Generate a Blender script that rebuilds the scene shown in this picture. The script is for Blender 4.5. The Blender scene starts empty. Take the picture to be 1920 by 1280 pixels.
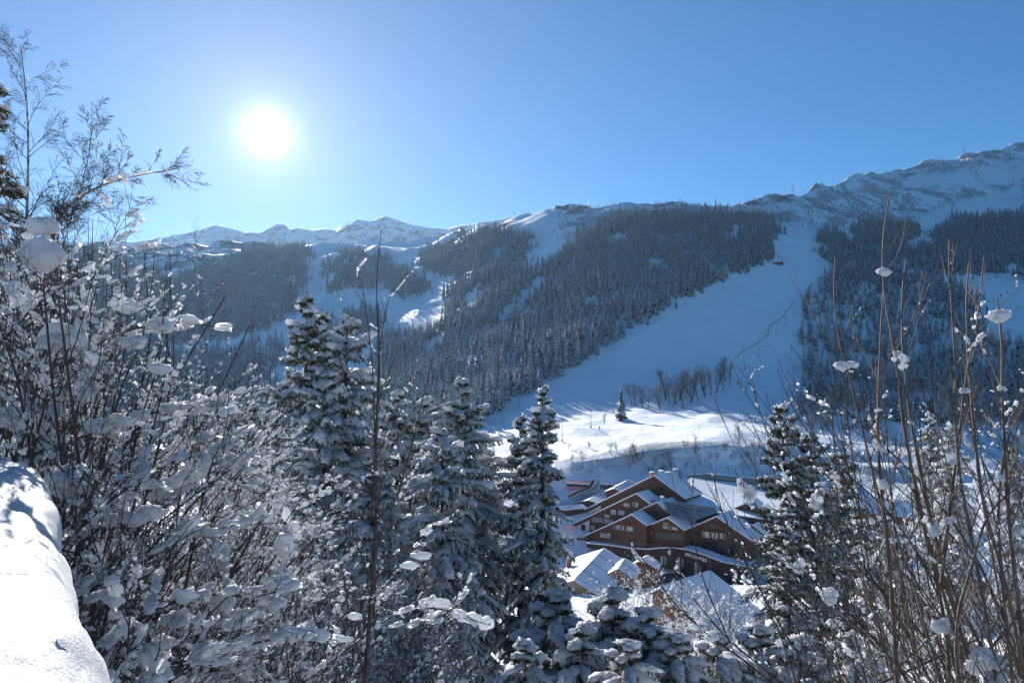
import bpy, math, random
import numpy as np
from mathutils import Vector, Matrix, noise as mnoise

R = math.radians
SC = bpy.context.scene
COL = SC.collection

# ------------------------------------------------------------------ camera
PITCH = R(3.0)
FPX = 1280.0
cam_d = bpy.data.cameras.new('camera')
cam = bpy.data.objects.new('camera', cam_d)
COL.objects.link(cam)
cam_d.sensor_width = 36.0
cam_d.lens = 24.0
cam_d.clip_start = 0.05
cam_d.clip_end = 30000
cam.location = (0, 0, 0)
cam.rotation_euler = (R(90) + PITCH, 0, 0)
SC.camera = cam

def ray(px, py):
    u = (px - 960) / FPX
    v = (640 - py) / FPX
    return Vector((u, math.cos(PITCH) - v * math.sin(PITCH), math.sin(PITCH) + v * math.cos(PITCH)))

def at(px, py, Y):
    """world point seen at a photograph pixel, Y metres ahead"""
    d = ray(px, py)
    return d * (Y / d.y)

def tan_of(py):
    v = (640 - py) / FPX
    return (math.sin(PITCH) + v * math.cos(PITCH)) / (math.cos(PITCH) - v * math.sin(PITCH))

def pix(x, y, z):
    """photograph pixel of world points (arrays)"""
    c, s = math.cos(PITCH), math.sin(PITCH)
    f = y * c + z * s
    w = -y * s + z * c
    return 960 + FPX * x / f, 640 - FPX * w / f

# ------------------------------------------------------------------ light
sd = ray(500, 250).normalized()
SUN_EL = math.asin(sd.z)
SUN_AZ = math.atan2(sd.x, sd.y)
world = bpy.data.worlds.new('World')
SC.world = world
world.use_nodes = True
wn, wl = world.node_tree.nodes, world.node_tree.links
wn.clear()
sky = wn.new('ShaderNodeTexSky')
sky.sky_type = 'NISHITA'
sky.sun_disc = False
sky.sun_elevation = SUN_EL
sky.sun_rotation = SUN_AZ
sky.altitude = 1500
sky.air_density = 1.0
sky.dust_density = 0.0
sky.ozone_density = 4.0
bg = wn.new('ShaderNodeBackground')
bg.inputs['Strength'].default_value = 0.096
gm = wn.new('ShaderNodeGamma'); gm.inputs['Gamma'].default_value = 0.85
tint = wn.new('ShaderNodeMix'); tint.data_type = 'RGBA'; tint.blend_type = 'MULTIPLY'
tint.inputs[0].default_value = 1.0; tint.inputs[7].default_value = (0.28, 0.60, 0.81, 1)   # the deep blue of thin winter air
wl.new(sky.outputs[0], gm.inputs[0]); wl.new(gm.outputs[0], tint.inputs[6]); wl.new(tint.outputs[2], bg.inputs[0])
# the glare of the sun itself, a round aureole about its true direction
tc = wn.new('ShaderNodeTexCoord')
dt = wn.new('ShaderNodeVectorMath'); dt.operation = 'DOT_PRODUCT'
dt.inputs[1].default_value = sd[:]
nm = wn.new('ShaderNodeVectorMath'); nm.operation = 'NORMALIZE'
wl.new(tc.outputs['Generated'], nm.inputs[0]); wl.new(nm.outputs[0], dt.inputs[0])
def wmath(op, a, b=None):
    n = wn.new('ShaderNodeMath'); n.operation = op
    for i, v in enumerate((a, b)):
        if v is None: continue
        if isinstance(v, (int, float)): n.inputs[i].default_value = v
        else: wl.new(v, n.inputs[i])
    return n.outputs[0]
ang = wmath('ARCCOSINE', wmath('MINIMUM', dt.outputs['Value'], 1.0))
def lobe(amp, width, power):
    q = wmath('POWER', wmath('DIVIDE', ang, R(width)), power)
    return wmath('MULTIPLY', wmath('EXPONENT', wmath('MULTIPLY', q, -1.0)), amp)
glow = wmath('ADD', lobe(2.4, 0.65, 1.1), lobe(0.48, 2.0, 0.6))
bg3 = wn.new('ShaderNodeBackground')
bg3.inputs['Color'].default_value = (1.0, 0.62, 0.1, 1)
wl.new(lobe(0.07, 16.0, 1.3), bg3.inputs['Strength'])
bg2 = wn.new('ShaderNodeBackground')
bg2.inputs['Color'].default_value = (1.0, 0.985, 0.95, 1)
wl.new(glow, bg2.inputs['Strength'])
add = wn.new('ShaderNodeAddShader')
wo = wn.new('ShaderNodeOutputWorld')
wl.new(bg.outputs[0], add.inputs[0]); wl.new(bg2.outputs[0], add.inputs[1]); 
add2 = wn.new('ShaderNodeAddShader'); wl.new(add.outputs[0], add2.inputs[0]); wl.new(bg3.outputs[0], add2.inputs[1])
wl.new(add2.outputs[0], wo.inputs[0])

sun_d = bpy.data.lights.new('sun', 'SUN')
sun_d.energy = 5.0
sun_d.angle = R(0.5)
sun_d.color = (1.0, 0.96, 0.90)
sun = bpy.data.objects.new('sun', sun_d)
COL.objects.link(sun)
sun.rotation_euler = sd.to_track_quat('Z', 'Y').to_euler()

SC.view_settings.view_transform = 'Standard'
SC.view_settings.look = 'None'
SC.view_settings.gamma = 1.0
SC.view_settings.use_curve_mapping = False
SC.view_settings.exposure = 1.08
SC.cycles.max_bounces = 6
SC.cycles.diffuse_bounces = 3
SC.cycles.glossy_bounces = 2
SC.cycles.transmission_bounces = 3
SC.cycles.transparent_max_bounces = 8
SC.cycles.use_denoising = True
SC.cycles.volume_bounces = 2

# ------------------------------------------------------------------ helpers
def tag(o, label=None, cat=None, group=None, kind=None):
    if label: o['label'] = label
    if cat: o['category'] = cat
    if group: o['group'] = group
    if kind: o['kind'] = kind
    return o

def mesh_np(name, V, quads=None, tris=None, mats=(), smooth=False, qmat=None, tmat=None):
    V = np.asarray(V, dtype=np.float32)
    quads = np.zeros((0, 4), np.int32) if quads is None else np.asarray(quads, np.int32)
    tris = np.zeros((0, 3), np.int32) if tris is None else np.asarray(tris, np.int32)
    me = bpy.data.meshes.new(name)
    me.vertices.add(len(V)); me.vertices.foreach_set('co', V.ravel())
    nq, nt = len(quads), len(tris)
    me.loops.add(nq * 4 + nt * 3)
    me.loops.foreach_set('vertex_index', np.concatenate([quads.ravel(), tris.ravel()]))
    me.polygons.add(nq + nt)
    starts = np.concatenate([np.arange(nq) * 4, nq * 4 + np.arange(nt) * 3]).astype(np.int32)
    me.polygons.foreach_set('loop_start', starts)
    if qmat is not None or tmat is not None:
        mi = np.concatenate([np.zeros(nq, np.int32) if qmat is None else qmat,
                             np.zeros(nt, np.int32) if tmat is None else tmat]).astype(np.int32)
        me.polygons.foreach_set('material_index', mi)
    me.polygons.foreach_set('use_smooth', np.full(nq + nt, bool(smooth)))
    for m in mats: me.materials.append(m)
    me.update(calc_edges=True)
    return me

def obj(name, me, parent=None, loc=None, rz=None):
    o = bpy.data.objects.new(name, me)
    COL.objects.link(o)
    if parent: o.parent = parent
    if loc is not None: o.location = loc
    if rz is not None: o.rotation_euler = (0, 0, rz)
    return o

def empty(name, loc=(0, 0, 0), rz=0.0):
    o = bpy.data.objects.new(name, None)
    o.empty_display_size = 0.3
    COL.objects.link(o)
    o.location = loc
    o.rotation_euler = (0, 0, rz)
    return o

def copy_tree(o, parent=None, kids=None):
    c = o.copy(); COL.objects.link(c)
    if parent is not None: c.parent = parent
    for ch in list(o.children): copy_tree(ch, c)
    return c

class MB:
    """collects geometry for one mesh"""
    def __init__(s): s.V = []; s.Q = []; s.T = []; s.qm = []; s.tm = []; s.n = 0
    def add(s, V, Q=None, T=None, m=0):
        V = np.asarray(V, float).reshape(-1, 3)
        if Q is not None and len(Q):
            Q = np.asarray(Q) + s.n; s.Q.append(Q); s.qm.append(np.full(len(Q), m))
        if T is not None and len(T):
            T = np.asarray(T) + s.n; s.T.append(T); s.tm.append(np.full(len(T), m))
        s.V.append(V); s.n += len(V)
    def box(s, c, size, m=0, rot=None):
        h = np.array(size) / 2.0
        P = np.array([(x, y, z) for x in (-1, 1) for y in (-1, 1) for z in (-1, 1)], float) * h
        if rot is not None: P = P @ np.array(rot.to_3x3()).T
        P = P + np.array(c)
        s.add(P, [(0, 1, 3, 2), (4, 6, 7, 5), (0, 4, 5, 1), (2, 3, 7, 6), (0, 2, 6, 4), (1, 5, 7, 3)], m=m)
    def hexa(s, P, m=0):
        """8 corners: bottom 4 ring, top 4 ring"""
        s.add(P, [(3, 2, 1, 0), (4, 5, 6, 7), (0, 1, 5, 4), (1, 2, 6, 5), (2, 3, 7, 6), (3, 0, 4, 7)], m=m)
    def tube(s, P, R_, n=6, m=0):
        V, Q = tubes(np.array(P, float)[None], np.array(R_, float)[None], n)
        s.add(V, Q, m=m)
    def bar(s, a, b, r, n=6, m=0, r2=None):
        s.tube([a, b], [r, r if r2 is None else r2], n, m)
    def prism(s, poly, d, m=0):
        """poly: planar ring of points, extruded along vector d"""
        k = len(poly)
        P = np.array(poly, float); P2 = P + np.array(d, float)
        V = np.vstack([P, P2]); Q = [(i, (i + 1) % k, k + (i + 1) % k, k + i) for i in range(k)]
        T = [(0, i + 1, i) for i in range(1, k - 1)] + [(k, k + i, k + i + 1) for i in range(1, k - 1)]
        s.add(V, Q, T, m=m)
    def mesh(s, name, mats, smooth=False):
        V = np.vstack(s.V)
        Q = np.vstack(s.Q) if s.Q else None; T = np.vstack(s.T) if s.T else None
        return mesh_np(name, V, Q, T, mats, smooth,
                       np.concatenate(s.qm) if s.Q else None, np.concatenate(s.tm) if s.T else None)
    def build(s, name, mats, parent=None, smooth=False, loc=None):
        if not isinstance(mats, (list, tuple)): mats = [mats]
        return obj(name, s.mesh(name, mats, smooth), parent, loc)

def nrm(a): return a / np.maximum(np.linalg.norm(a, axis=-1, keepdims=True), 1e-9)

def tubes(P, Rr, n=5, flat=None):
    """batch of tubes: P (N,K,3), Rr (N,K). flat: vertical squash factor"""
    N, K, _ = P.shape
    T = nrm(np.gradient(P, axis=1))
    ref = np.zeros_like(T); ref[..., 2] = 1.0
    steep = np.abs(T[..., 2]).max(axis=1) > 0.95
    ref[steep] = (1.0, 0.0, 0.0)
    S = nrm(np.cross(T, ref)); U = np.cross(S, T)
    a = np.arange(n) * 2 * np.pi / n + 0.5
    f = 1.0 if flat is None else flat
    V = P[:, :, None] + Rr[:, :, None, None] * (np.cos(a)[None, None, :, None] * S[:, :, None] + f * np.sin(a)[None, None, :, None] * U[:, :, None])
    idx = np.arange(N * K * n).reshape(N, K, n)
    A = idx[:, :-1]; B = idx[:, 1:]
    Q = np.stack([A, np.roll(A, -1, 2), np.roll(B, -1, 2), B], -1).reshape(-1, 4)
    return V.reshape(-1, 3), Q

# gradient-ish value noise in numpy
_prm = np.random.RandomState(7).permutation(1024)
_val = np.random.RandomState(8).uniform(-1, 1, 1024)
def vnoise(x, y, z=None):
    x = np.asarray(x, float); y = np.asarray(y, float)
    z = np.zeros_like(x) if z is None else np.asarray(z, float)
    xi, yi, zi = np.floor(x).astype(int), np.floor(y).astype(int), np.floor(z).astype(int)
    fx, fy, fz = x - xi, y - yi, z - zi
    fx, fy, fz = [f * f * f * (f * (f * 6 - 15) + 10) for f in (fx, fy, fz)]
    def h(i, j, k): return _val[_prm[(_prm[(_prm[i & 1023] + j) & 1023] + k) & 1023]]
    def L(a, b, t): return a + (b - a) * t
    return L(L(L(h(xi, yi, zi), h(xi + 1, yi, zi), fx), L(h(xi, yi + 1, zi), h(xi + 1, yi + 1, zi), fx), fy),
             L(L(h(xi, yi, zi + 1), h(xi + 1, yi, zi + 1), fx), L(h(xi, yi + 1, zi + 1), h(xi + 1, yi + 1, zi + 1), fx), fy), fz)
def fbm(x, y, o=4, z=None, gain=0.5):
    s = 0; a = 1.0
    for i in range(o):
        s = s + a * vnoise(x * 2 ** i + 17.3 * i, y * 2 ** i - 9.1 * i, None if z is None else z * 2 ** i + 3.7 * i); a *= gain
    return s
def ridged(x, y, o=5):
    s = 0; a = 1.0
    for i in range(o):
        s = s + a * (1 - 2 * np.abs(vnoise(x * 2 ** i + 5.3 * i, y * 2 ** i + 2.1 * i))); a *= 0.52
    return s

def in_poly(px, py, poly):
    px = np.asarray(px); py = np.asarray(py)
    r = np.zeros(px.shape, bool); n = len(poly)
    for i in range(n):
        x1, y1 = poly[i]; x2, y2 = poly[(i + 1) % n]
        if y1 == y2: continue
        c = ((y1 > py) != (y2 > py)) & (px < (x2 - x1) * (py - y1) / (y2 - y1) + x1)
        r ^= c
    return r

# ------------------------------------------------------------------ materials
class Mat:
    def __init__(s, name):
        s.m = bpy.data.materials.new(name); s.m.use_nodes = True
        s.n, s.l = s.m.node_tree.nodes, s.m.node_tree.links
        s.b = s.n['Principled BSDF']
        s.out = s.n['Material Output']
    def node(s, t, **k):
        n = s.n.new(t)
        for a, v in k.items(): setattr(n, a, v)
        return n
    def set(s, inp, v):
        i = s.b.inputs[inp]
        if hasattr(v, 'is_output'): s.l.new(v, i)
        else: i.default_value = v if not isinstance(v, tuple) or len(v) == 4 else (*v, 1)
        return s
    def coord(s, kind='Object'):
        return s.node('ShaderNodeTexCoord').outputs[kind]
    def noise(s, scale, detail=4, rough=0.55, vec=None, dist=0.0):
        n = s.node('ShaderNodeTexNoise'); n.inputs['Scale'].default_value = scale
        n.inputs['Detail'].default_value = detail; n.inputs['Roughness'].default_value = rough
        n.inputs['Distortion'].default_value = dist
        if vec is not None: s.l.new(vec, n.inputs['Vector'])
        return n.outputs['Fac']
    def ramp(s, f, stops, interp='LINEAR'):
        n = s.node('ShaderNodeValToRGB'); n.color_ramp.interpolation = interp
        s.l.new(f, n.inputs[0]); e = n.color_ramp.elements
        while len(e) < len(stops): e.new(0.5)
        for k, (p, c) in enumerate(stops):
            e[k].position = p; e[k].color = (*c, 1) if isinstance(c, tuple) else (c, c, c, 1)
        return n.outputs[0]
    def math(s, op, a, b=None, clamp=False):
        n = s.node('ShaderNodeMath', operation=op); n.use_clamp = clamp
        for i, v in enumerate((a, b)):
            if v is None: continue
            if isinstance(v, (int, float)): n.inputs[i].default_value = v
            else: s.l.new(v, n.inputs[i])
        return n.outputs[0]
    def mix(s, f, a, b):
        n = s.node('ShaderNodeMix', data_type='RGBA')
        for i, v in ((0, f), (6, a), (7, b)):
            if hasattr(v, 'is_output'): s.l.new(v, n.inputs[i])
            else: n.inputs[i].default_value = (*v, 1) if isinstance(v, tuple) else v
        return n.outputs[2]
    def bump(s, h, strength, dist):
        n = s.node('ShaderNodeBump'); n.inputs['Strength'].default_value = strength
        n.inputs['Distance'].default_value = dist
        s.l.new(h, n.inputs['Height']); s.l.new(n.outputs[0], s.b.inputs['Normal']); return n.outputs[0]
    def attr(s, name):
        return s.node('ShaderNodeAttribute', attribute_name=name).outputs['Fac']
    def normal_z(s):
        g = s.node('ShaderNodeNewGeometry'); x = s.node('ShaderNodeSeparateXYZ')
        s.l.new(g.outputs['Normal'], x.inputs[0]); return x.outputs[2]

def flat(name, col, rough=0.7, var=0.12, scale=3.0, metal=0.0, bump=0.0):
    m = Mat(name)
    f = m.noise(scale, 5, 0.6, m.coord())
    lo = tuple(c * (1 - var * 2) for c in col); hi = tuple(min(1, c * (1 + var * 2)) for c in col)
    m.set('Base Color', m.ramp(f, [(0.3, lo), (0.7, hi)])).set('Roughness', rough).set('Metallic', metal)
    if bump: m.bump(m.noise(scale * 6, 4, 0.6, m.coord()), bump, 0.02)
    return m.m

def make_snow(name, scale, bumpd, strength=0.5, tint=(0.80, 0.82, 0.86), trans=0.0):
    m = Mat(name)
    co = m.coord()
    f = m.noise(scale, 6, 0.62, co)
    m.set('Base Color', m.ramp(f, [(0.25, tuple(c * 0.93 for c in tint)), (0.75, tint)])).set('Roughness', 0.62)
    m.set('Specular IOR Level', 0.25)
    m.bump(f, strength, bumpd)
    if trans:
        t = m.node('ShaderNodeBsdfTranslucent'); t.inputs[0].default_value = (0.86, 0.87, 0.9, 1)
        mx = m.node('ShaderNodeMixShader'); mx.inputs[0].default_value = trans
        m.l.new(m.b.outputs[0], mx.inputs[1]); m.l.new(t.outputs[0], mx.inputs[2]); m.l.new(mx.outputs[0], m.out.inputs[0])
    return m.m

SNOW = make_snow('clump_snow', 16.0, 0.02, 0.8, tint=(0.88, 0.89, 0.91), trans=0.55)
ROOF_SNOW = make_snow('roof_snow', 0.6, 0.12, 0.5)
# ------------------------------------------------------------------ terrain: the opposite mountainside
# every key row joins the same feature from column to column: (metres ahead, photograph row)
NEAR = [(2, -2.6), (6, -4.0), (12, -7.5), (20, -12.5), (40, -22), (80, -37), (150, -55), (215, -66)]
COLS = {
 -1400: [(250, 1010), (335, 960), (400, 920), (500, 860), (620, 800), (804, 740), (1000, 690), (1210, 640), (1490, 590), (1840, 540), (2260, 490), (2540, 470)],
 -300: [(250, 1010), (335, 960), (400, 920), (500, 860), (620, 800), (804, 740), (1000, 690), (1210, 640), (1490, 590), (1840, 540), (2260, 490), (2540, 470)],
 200: [(250, 1010), (335, 960), (400, 920), (500, 860), (728, 800), (935, 735), (1095, 685), (1256, 635), (1446, 580), (1638, 525), (1862, 478), (2052, 464)],
 400: [(250, 1010), (335, 960), (400, 915), (500, 855), (731, 790), (945, 730), (1095, 680), (1244, 630), (1425, 575), (1608, 523), (1823, 475), (2020, 462)],
 600: [(250, 1020), (335, 960), (400, 910), (500, 850), (734, 780), (939, 725), (1094, 672), (1230, 622), (1436, 565), (1641, 513), (1845, 472), (2034, 462)],
 800: [(250, 1040), (345, 943), (430, 890), (540, 830), (650, 765), (826, 700), (986, 645), (1178, 590), (1418, 537), (1690, 492), (1978, 466), (2234, 457)],
 900: [(250, 1060), (345, 908), (420, 862), (520, 812), (620, 765), (730, 712), (874, 652), (1018, 595), (1194, 540), (1386, 488), (1578, 445), (1818, 424)],
 1000: [(262, 1072), (345, 888), (425, 846), (540, 790), (640, 745), (762, 690), (888, 632), (1028, 575), (1196, 515), (1364, 462), (1518, 420), (1644, 396)],
 1080: [(262, 1078), (345, 890), (374, 858), (540, 785), (640, 742), (746, 686), (854, 628), (974, 568), (1118, 508), (1262, 455), (1394, 412), (1514, 389)],
 1200: [(262, 1080), (345, 890), (378, 836), (550, 778), (660, 732), (750, 680), (840, 618), (940, 556), (1060, 496), (1190, 442), (1320, 402), (1430, 386)],
 1350: [(262, 1082), (345, 890), (380, 826), (550, 775), (670, 722), (770, 678), (860, 612), (960, 548), (1070, 494), (1200, 444), (1340, 404), (1450, 389)],
 1480: [(260, 1075), (350, 895), (385, 838), (550, 786), (680, 732), (790, 686), (880, 620), (990, 556), (1100, 502), (1260, 440), (1400, 404), (1560, 368)],
 1580: [(250, 1045), (355, 902), (450, 852), (570, 795), (700, 738), (810, 684), (900, 626), (1020, 560), (1140, 505), (1300, 448), (1500, 396), (1700, 345)],
 1700: [(250, 1045), (355, 909), (460, 858), (580, 802), (720, 742), (840, 682), (940, 620), (1060, 562), (1200, 506), (1360, 450), (1620, 390), (1900, 326)],
 1810: [(250, 1045), (355, 914), (460, 862), (580, 806), (730, 745), (850, 686), (950, 625), (1070, 566), (1220, 506), (1410, 446), (1690, 378), (2050, 292)],
 1920: [(250, 1045), (355, 918), (465, 866), (590, 810), (740, 750), (860, 690), (960, 628), (1090, 568), (1250, 508), (1440, 446), (1720, 368), (2160, 281)],
 2300: [(250, 1045), (355, 918), (465, 866), (590, 810), (740, 750), (860, 690), (960, 628), (1090, 568), (1250, 508), (1440, 444), (1720, 360), (2160, 255)],
 3300: [(250, 1045), (355, 918), (465, 866), (590, 810), (740, 750), (860, 690), (960, 628), (1090, 568), (1250, 508), (1440, 444), (1720, 360), (2160, 250)],
}
CKX = sorted(COLS)
_ku = np.array([(c - 960) / FPX for c in CKX])
_NK = len(NEAR) + 12 + 2
_KY = np.zeros((len(CKX), _NK)); _KT = np.zeros((len(CKX), _NK))
for i, c in enumerate(CKX):
    rows = [(y, z / y) for y, z in NEAR] + [(y, tan_of(p)) for y, p in COLS[c]]
    yc, tcst = rows[-1]
    zc = yc * tcst
    rows += [(yc + 120, (zc - 6) / (yc + 120)), (yc + 700, (zc - 260) / (yc + 700))]
    _KY[i] = [r[0] for r in rows]; _KT[i] = [r[1] for r in rows]
NU, SUB = 620, 14
_us = np.linspace(_ku[0], _ku[-1], NU)
def _smooth(a, k=9):
    w = np.hanning(k + 2)[1:-1]; w /= w.sum()
    p = np.pad(a, ((k // 2, k // 2),) + ((0, 0),) * (a.ndim - 1), 'edge')
    return sum(w[j] * p[j:j + len(a)] for j in range(k))
_Yk = _smooth(np.stack([np.interp(_us, _ku, _KY[:, k]) for k in range(_NK)], 1), 11)
_Tk = _smooth(np.stack([np.interp(_us, _ku, _KT[:, k]) for k in range(_NK)], 1), 11)
_Zk = _Yk * _Tk
_s = np.concatenate([np.linspace(k, k + 1, SUB, endpoint=False) for k in range(_NK - 1)] + [[_NK - 1]])
NS = len(_s)
# monotone smooth (Catmull-Rom in z, linear in Y with smoothing along s)
def _cr(A, s):
    i = np.clip(np.floor(s).astype(int), 0, A.shape[1] - 2); f = s - i
    im, i2 = np.maximum(i - 1, 0), np.minimum(i + 2, A.shape[1] - 1)
    a, b, c, d = A[:, im], A[:, i], A[:, i + 1], A[:, i2]
    return 0.5 * ((2 * b) + (-a + c) * f + (2 * a - 5 * b + 4 * c - d) * f ** 2 + (-a + 3 * b - 3 * c + d) * f ** 3)
_YS = np.maximum.accumulate(_cr(_Yk, _s), axis=1)
_ZS = _cr(_Zk, _s)

# the base map in (u, Y): z of the smooth slope
NYT = 1500
_yt = np.exp(np.linspace(math.log(1.5), math.log(3300), NYT))
_HT = np.stack([np.interp(_yt, _YS[i], _ZS[i]) for i in range(NU)], 0)

PISTES = {
 'main': [(1530,425),(1545,470),(1560,492),(1535,520),(1508,560),(1512,600),(1500,660),(1530,690),(1530,860),(1300,840),(1050,900),(880,900),(850,850),(905,792),(960,757),(1040,707),(1120,667),(1200,607),(1290,562),(1370,522),(1420,502),(1450,490),(1440,448),(1475,440)],
}
def relief(x, y):
    a = np.clip((y - 300) / 500, 0.0, 1.0)
    f = fbm(x / 90.0, y / 90.0, 4) * (1.2 + 4.0 * a) + fbm(x / 14.0 + 40, y / 14.0, 3) * 0.25
    up = np.clip((y - 1150) / 400, 0, 1)
    f = f + up * (ridged(x / 170.0, y / 210.0, 5) - 0.9) * np.where(False, 21.0, 13.0 + 4.0 * np.clip((x / np.maximum(y, 1) - .36) / .12, 0, 1))
    near = np.clip((y - 25) / 60, 0, 1)
    low = np.clip((y - 345) / 30, 0, 1) * np.clip((700 - y) / 100, 0, 1)
    f = f + low * (fbm(x / 9.0, y / 6.0, 3) * 0.28 + fbm(x / 38.0 + 2, y / 30.0, 3) * 4.2 + (1 - np.abs(vnoise(x / 60.0 + y / 90.0, y / 22.0))) * 1.6)
    return f * near

def ground_raw(x, y):
    u = x / np.maximum(y, 1.5)
    fu = np.clip((u - _us[0]) / (_us[1] - _us[0]), 0, NU - 1.001)
    fy = np.clip((np.log(np.maximum(y, 1.5)) - math.log(1.5)) / (math.log(3300) - math.log(1.5)) * (NYT - 1), 0, NYT - 1.001)
    i, j = fu.astype(int), fy.astype(int); a, b = fu - i, fy - j
    return (_HT[i, j] * (1 - a) + _HT[i + 1, j] * a) * (1 - b) + (_HT[i, j + 1] * (1 - a) + _HT[i + 1, j + 1] * a) * b

def calm(x, y, z):
    """pistes are groomed: much less relief inside them"""
    px, py = pix(x, y, z)
    inside = in_poly(px, py, PISTES['main'])
    return np.where(inside, 0.25, 1.0), inside

def ground(x, y):
    x = np.atleast_1d(np.asarray(x, float)); y = np.atleast_1d(np.asarray(y, float))
    z = ground_raw(x, y)
    z = z + relief(x, y) * piste_soft(x / np.maximum(y, 1.5), y)
    # the level cut behind the sports centre, held by the rubble walls
    w = np.clip((x - 8) / 8, 0, 1) * np.clip((72 - x) / 8, 0, 1) * np.clip((y - 266) / 8, 0, 1) * np.clip((336.5 - y) / 2.5, 0, 1)
    return np.where(w > 0, z * (1 - w) + np.minimum(z, -60.5) * w, z)

# soft piste mask on a grid over (u, Y)
_gx = _us[:, None] * _yt[None, :]
_cm, _in = calm(_gx, np.broadcast_to(_yt[None, :], _gx.shape), _HT)
_cm = np.where((_yt[None, :] > 345) & (_yt[None, :] < 680), np.maximum(_cm, .6), _cm); _cm = _smooth(_cm, 9); _cm = _smooth(_cm.T, 15).T
def piste_soft(u, y):
    fu = np.clip((u - _us[0]) / (_us[1] - _us[0]), 0, NU - 1.001).astype(int)
    fy = np.clip((np.log(np.maximum(y, 1.5)) - math.log(1.5)) / (math.log(3300) - math.log(1.5)) * (NYT - 1), 0, NYT - 1.001).astype(int)
    return _cm[fu, fy]

def gz(x, y): return float(ground(x, y)[0])

def hit(px, py):
    """where the line of sight through a pixel meets the slope"""
    d = ray(px, py); d = d / d.y
    ys = np.exp(np.linspace(math.log(60), math.log(2500), 1600))
    z = ground(d.x * ys, ys)
    k = np.nonzero(z > d.z * ys)[0]
    k = k[0] if len(k) else len(ys) - 1
    y = ys[k]
    return Vector((d.x * y, y, gz(d.x * y, y)))

# terrain mesh
_X = _us[:, None] * _YS
_Z = ground(_X.ravel(), _YS.ravel()).reshape(_X.shape)
_V = np.stack([_X, _YS, _Z], -1).reshape(-1, 3)
_id = np.arange(NU * NS).reshape(NU, NS)
_Q = np.stack([_id[:-1, :-1], _id[1:, :-1], _id[1:, 1:], _id[:-1, 1:]], -1).reshape(-1, 4)

m = Mat('mountain_snow')
co = m.coord()
n1 = m.noise(0.35, 6, 0.65, co)
n2 = m.noise(0.03, 5, 0.6, co)
scr = m.attr('scrub')
mask = m.math('MULTIPLY', m.ramp(m.math('ADD', m.math('MULTIPLY', m.noise(0.016, 8, 0.62, co, 0.4), 0.65), m.math('MULTIPLY', m.noise(0.10, 6, 0.75, co, 0.6), 0.35)), [(0.475, 0.0), (0.52, 1.0)]), scr, True)
base = m.ramp(n2, [(0.3, (0.78, 0.81, 0.85)), (0.7, (0.86, 0.88, 0.91))])
rockc = m.ramp(m.noise(0.5, 5, 0.7, co), [(0.3, (0.045, 0.04, 0.038)), (0.7, (0.16, 0.14, 0.12))])
m.set('Base Color', m.mix(mask, base, rockc)).set('Roughness', 0.7).set('Specular IOR Level', 0.15)
m.bump(m.math('ADD', n1, m.math('MULTIPLY', m.noise(0.08, 4, 0.6, co), 2.0)), 0.55, 1.1)
TERR = m.m
me = mesh_np('snow_slope', _V, _Q, None, [TERR], True)
px_, py_ = pix(_V[:, 0], _V[:, 1], _V[:, 2])
scrub = np.clip((_V[:, 1] - 1250) / 250, 0, 1) * 0.9
scrub = np.clip(scrub + np.clip((px_ - 1450) / 120, 0, 1) * np.clip((_V[:, 1] - 1150) / 300, 0, 1) * 0.5, 0, 1)
SMOOTH_PATCH = [[(1700,330),(1920,300),(1920,345),(1840,350),(1690,352)], [(1770,385),(1920,345),(1920,400),(1850,400),(1700,440),(1660,430)], [(1330,395),(1480,378),(1500,390),(1420,400)], [(960,400),(1050,392),(1060,480),(980,500)],
                [(560,440),(860,440),(860,560),(820,640),(740,640),(560,700)], [(1660,255),(1640,340),(1600,360),(1700,300)]]
scrub = np.where(px_ > 1480, scrub * .6, scrub)
for P_ in SMOOTH_PATCH: scrub = np.where(in_poly(px_, py_, P_), scrub * 0.15, scrub)
scrub = np.where(_V[:, 1] < 700, np.clip(1 - np.abs(_V[:, 1] - 362) / 26, 0, 1) * 0.55 * (px_ > 1020), scrub)
at_ = me.attributes.new('scrub', 'FLOAT', 'POINT'); at_.data.foreach_set('value', scrub.astype(np.float32))
tag(obj('snow_slope', me), kind='structure')

# ground behind and beside the camera, closing the hillside
mb = MB()
mb.add([(-900, 3, -5.2), (900, 3, -5.2), (900, -300, 30), (-900, -300, 30)], [(0, 3, 2, 1)])
tag(mb.build('hillside_ground', ROOF_SNOW), kind='structure')

# ------------------------------------------------------------------ far peaks
prof = [(-600,440),(0,455),(150,452),(250,452),(300,446),(345,436),(372,428),(398,420),(425,425),(450,434),(470,438),(488,438),(500,430),(512,423),(528,422),(540,432),(560,432),(580,434),(600,430),(626,432),(640,424),(655,415),(668,413),(690,416),(705,410),(720,406),(740,412),(765,419),(800,425),(835,427),(860,421),(900,418),(940,410),(975,402),(1000,398),(1030,394),(1100,390),(1250,400),(1500,420),(1900,440)]
pu = np.array([(p[0] - 960) / FPX for p in prof]); pt = np.array([tan_of(p[1]) for p in prof])
NUf, NVf = 760, 90
uf = np.linspace((-600 - 960) / FPX, (1500 - 960) / FPX, NUf)
vf = np.linspace(0, 1, NVf)
Yf = 3400 + 1300 * vf
tf = np.interp(uf, pu, pt)
t0 = tan_of(520)
X = uf[:, None] * Yf[None]
prof_v = np.interp(vf, [0, .35, .55, .75, .93, 1.0], [0, .42, .66, .80, .985, 1.0])
Z = (t0 + (tf[:, None] - t0) * prof_v[None]) * Yf[None]
rg = ridged(X / 420.0, Yf[None] / 420.0 + 0 * X, 6)
amp = np.interp(vf, [0, .6, .9, 1.0], [34, 42, 30, 7])[None]
Z = Z + (rg - 0.8) * amp
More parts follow.
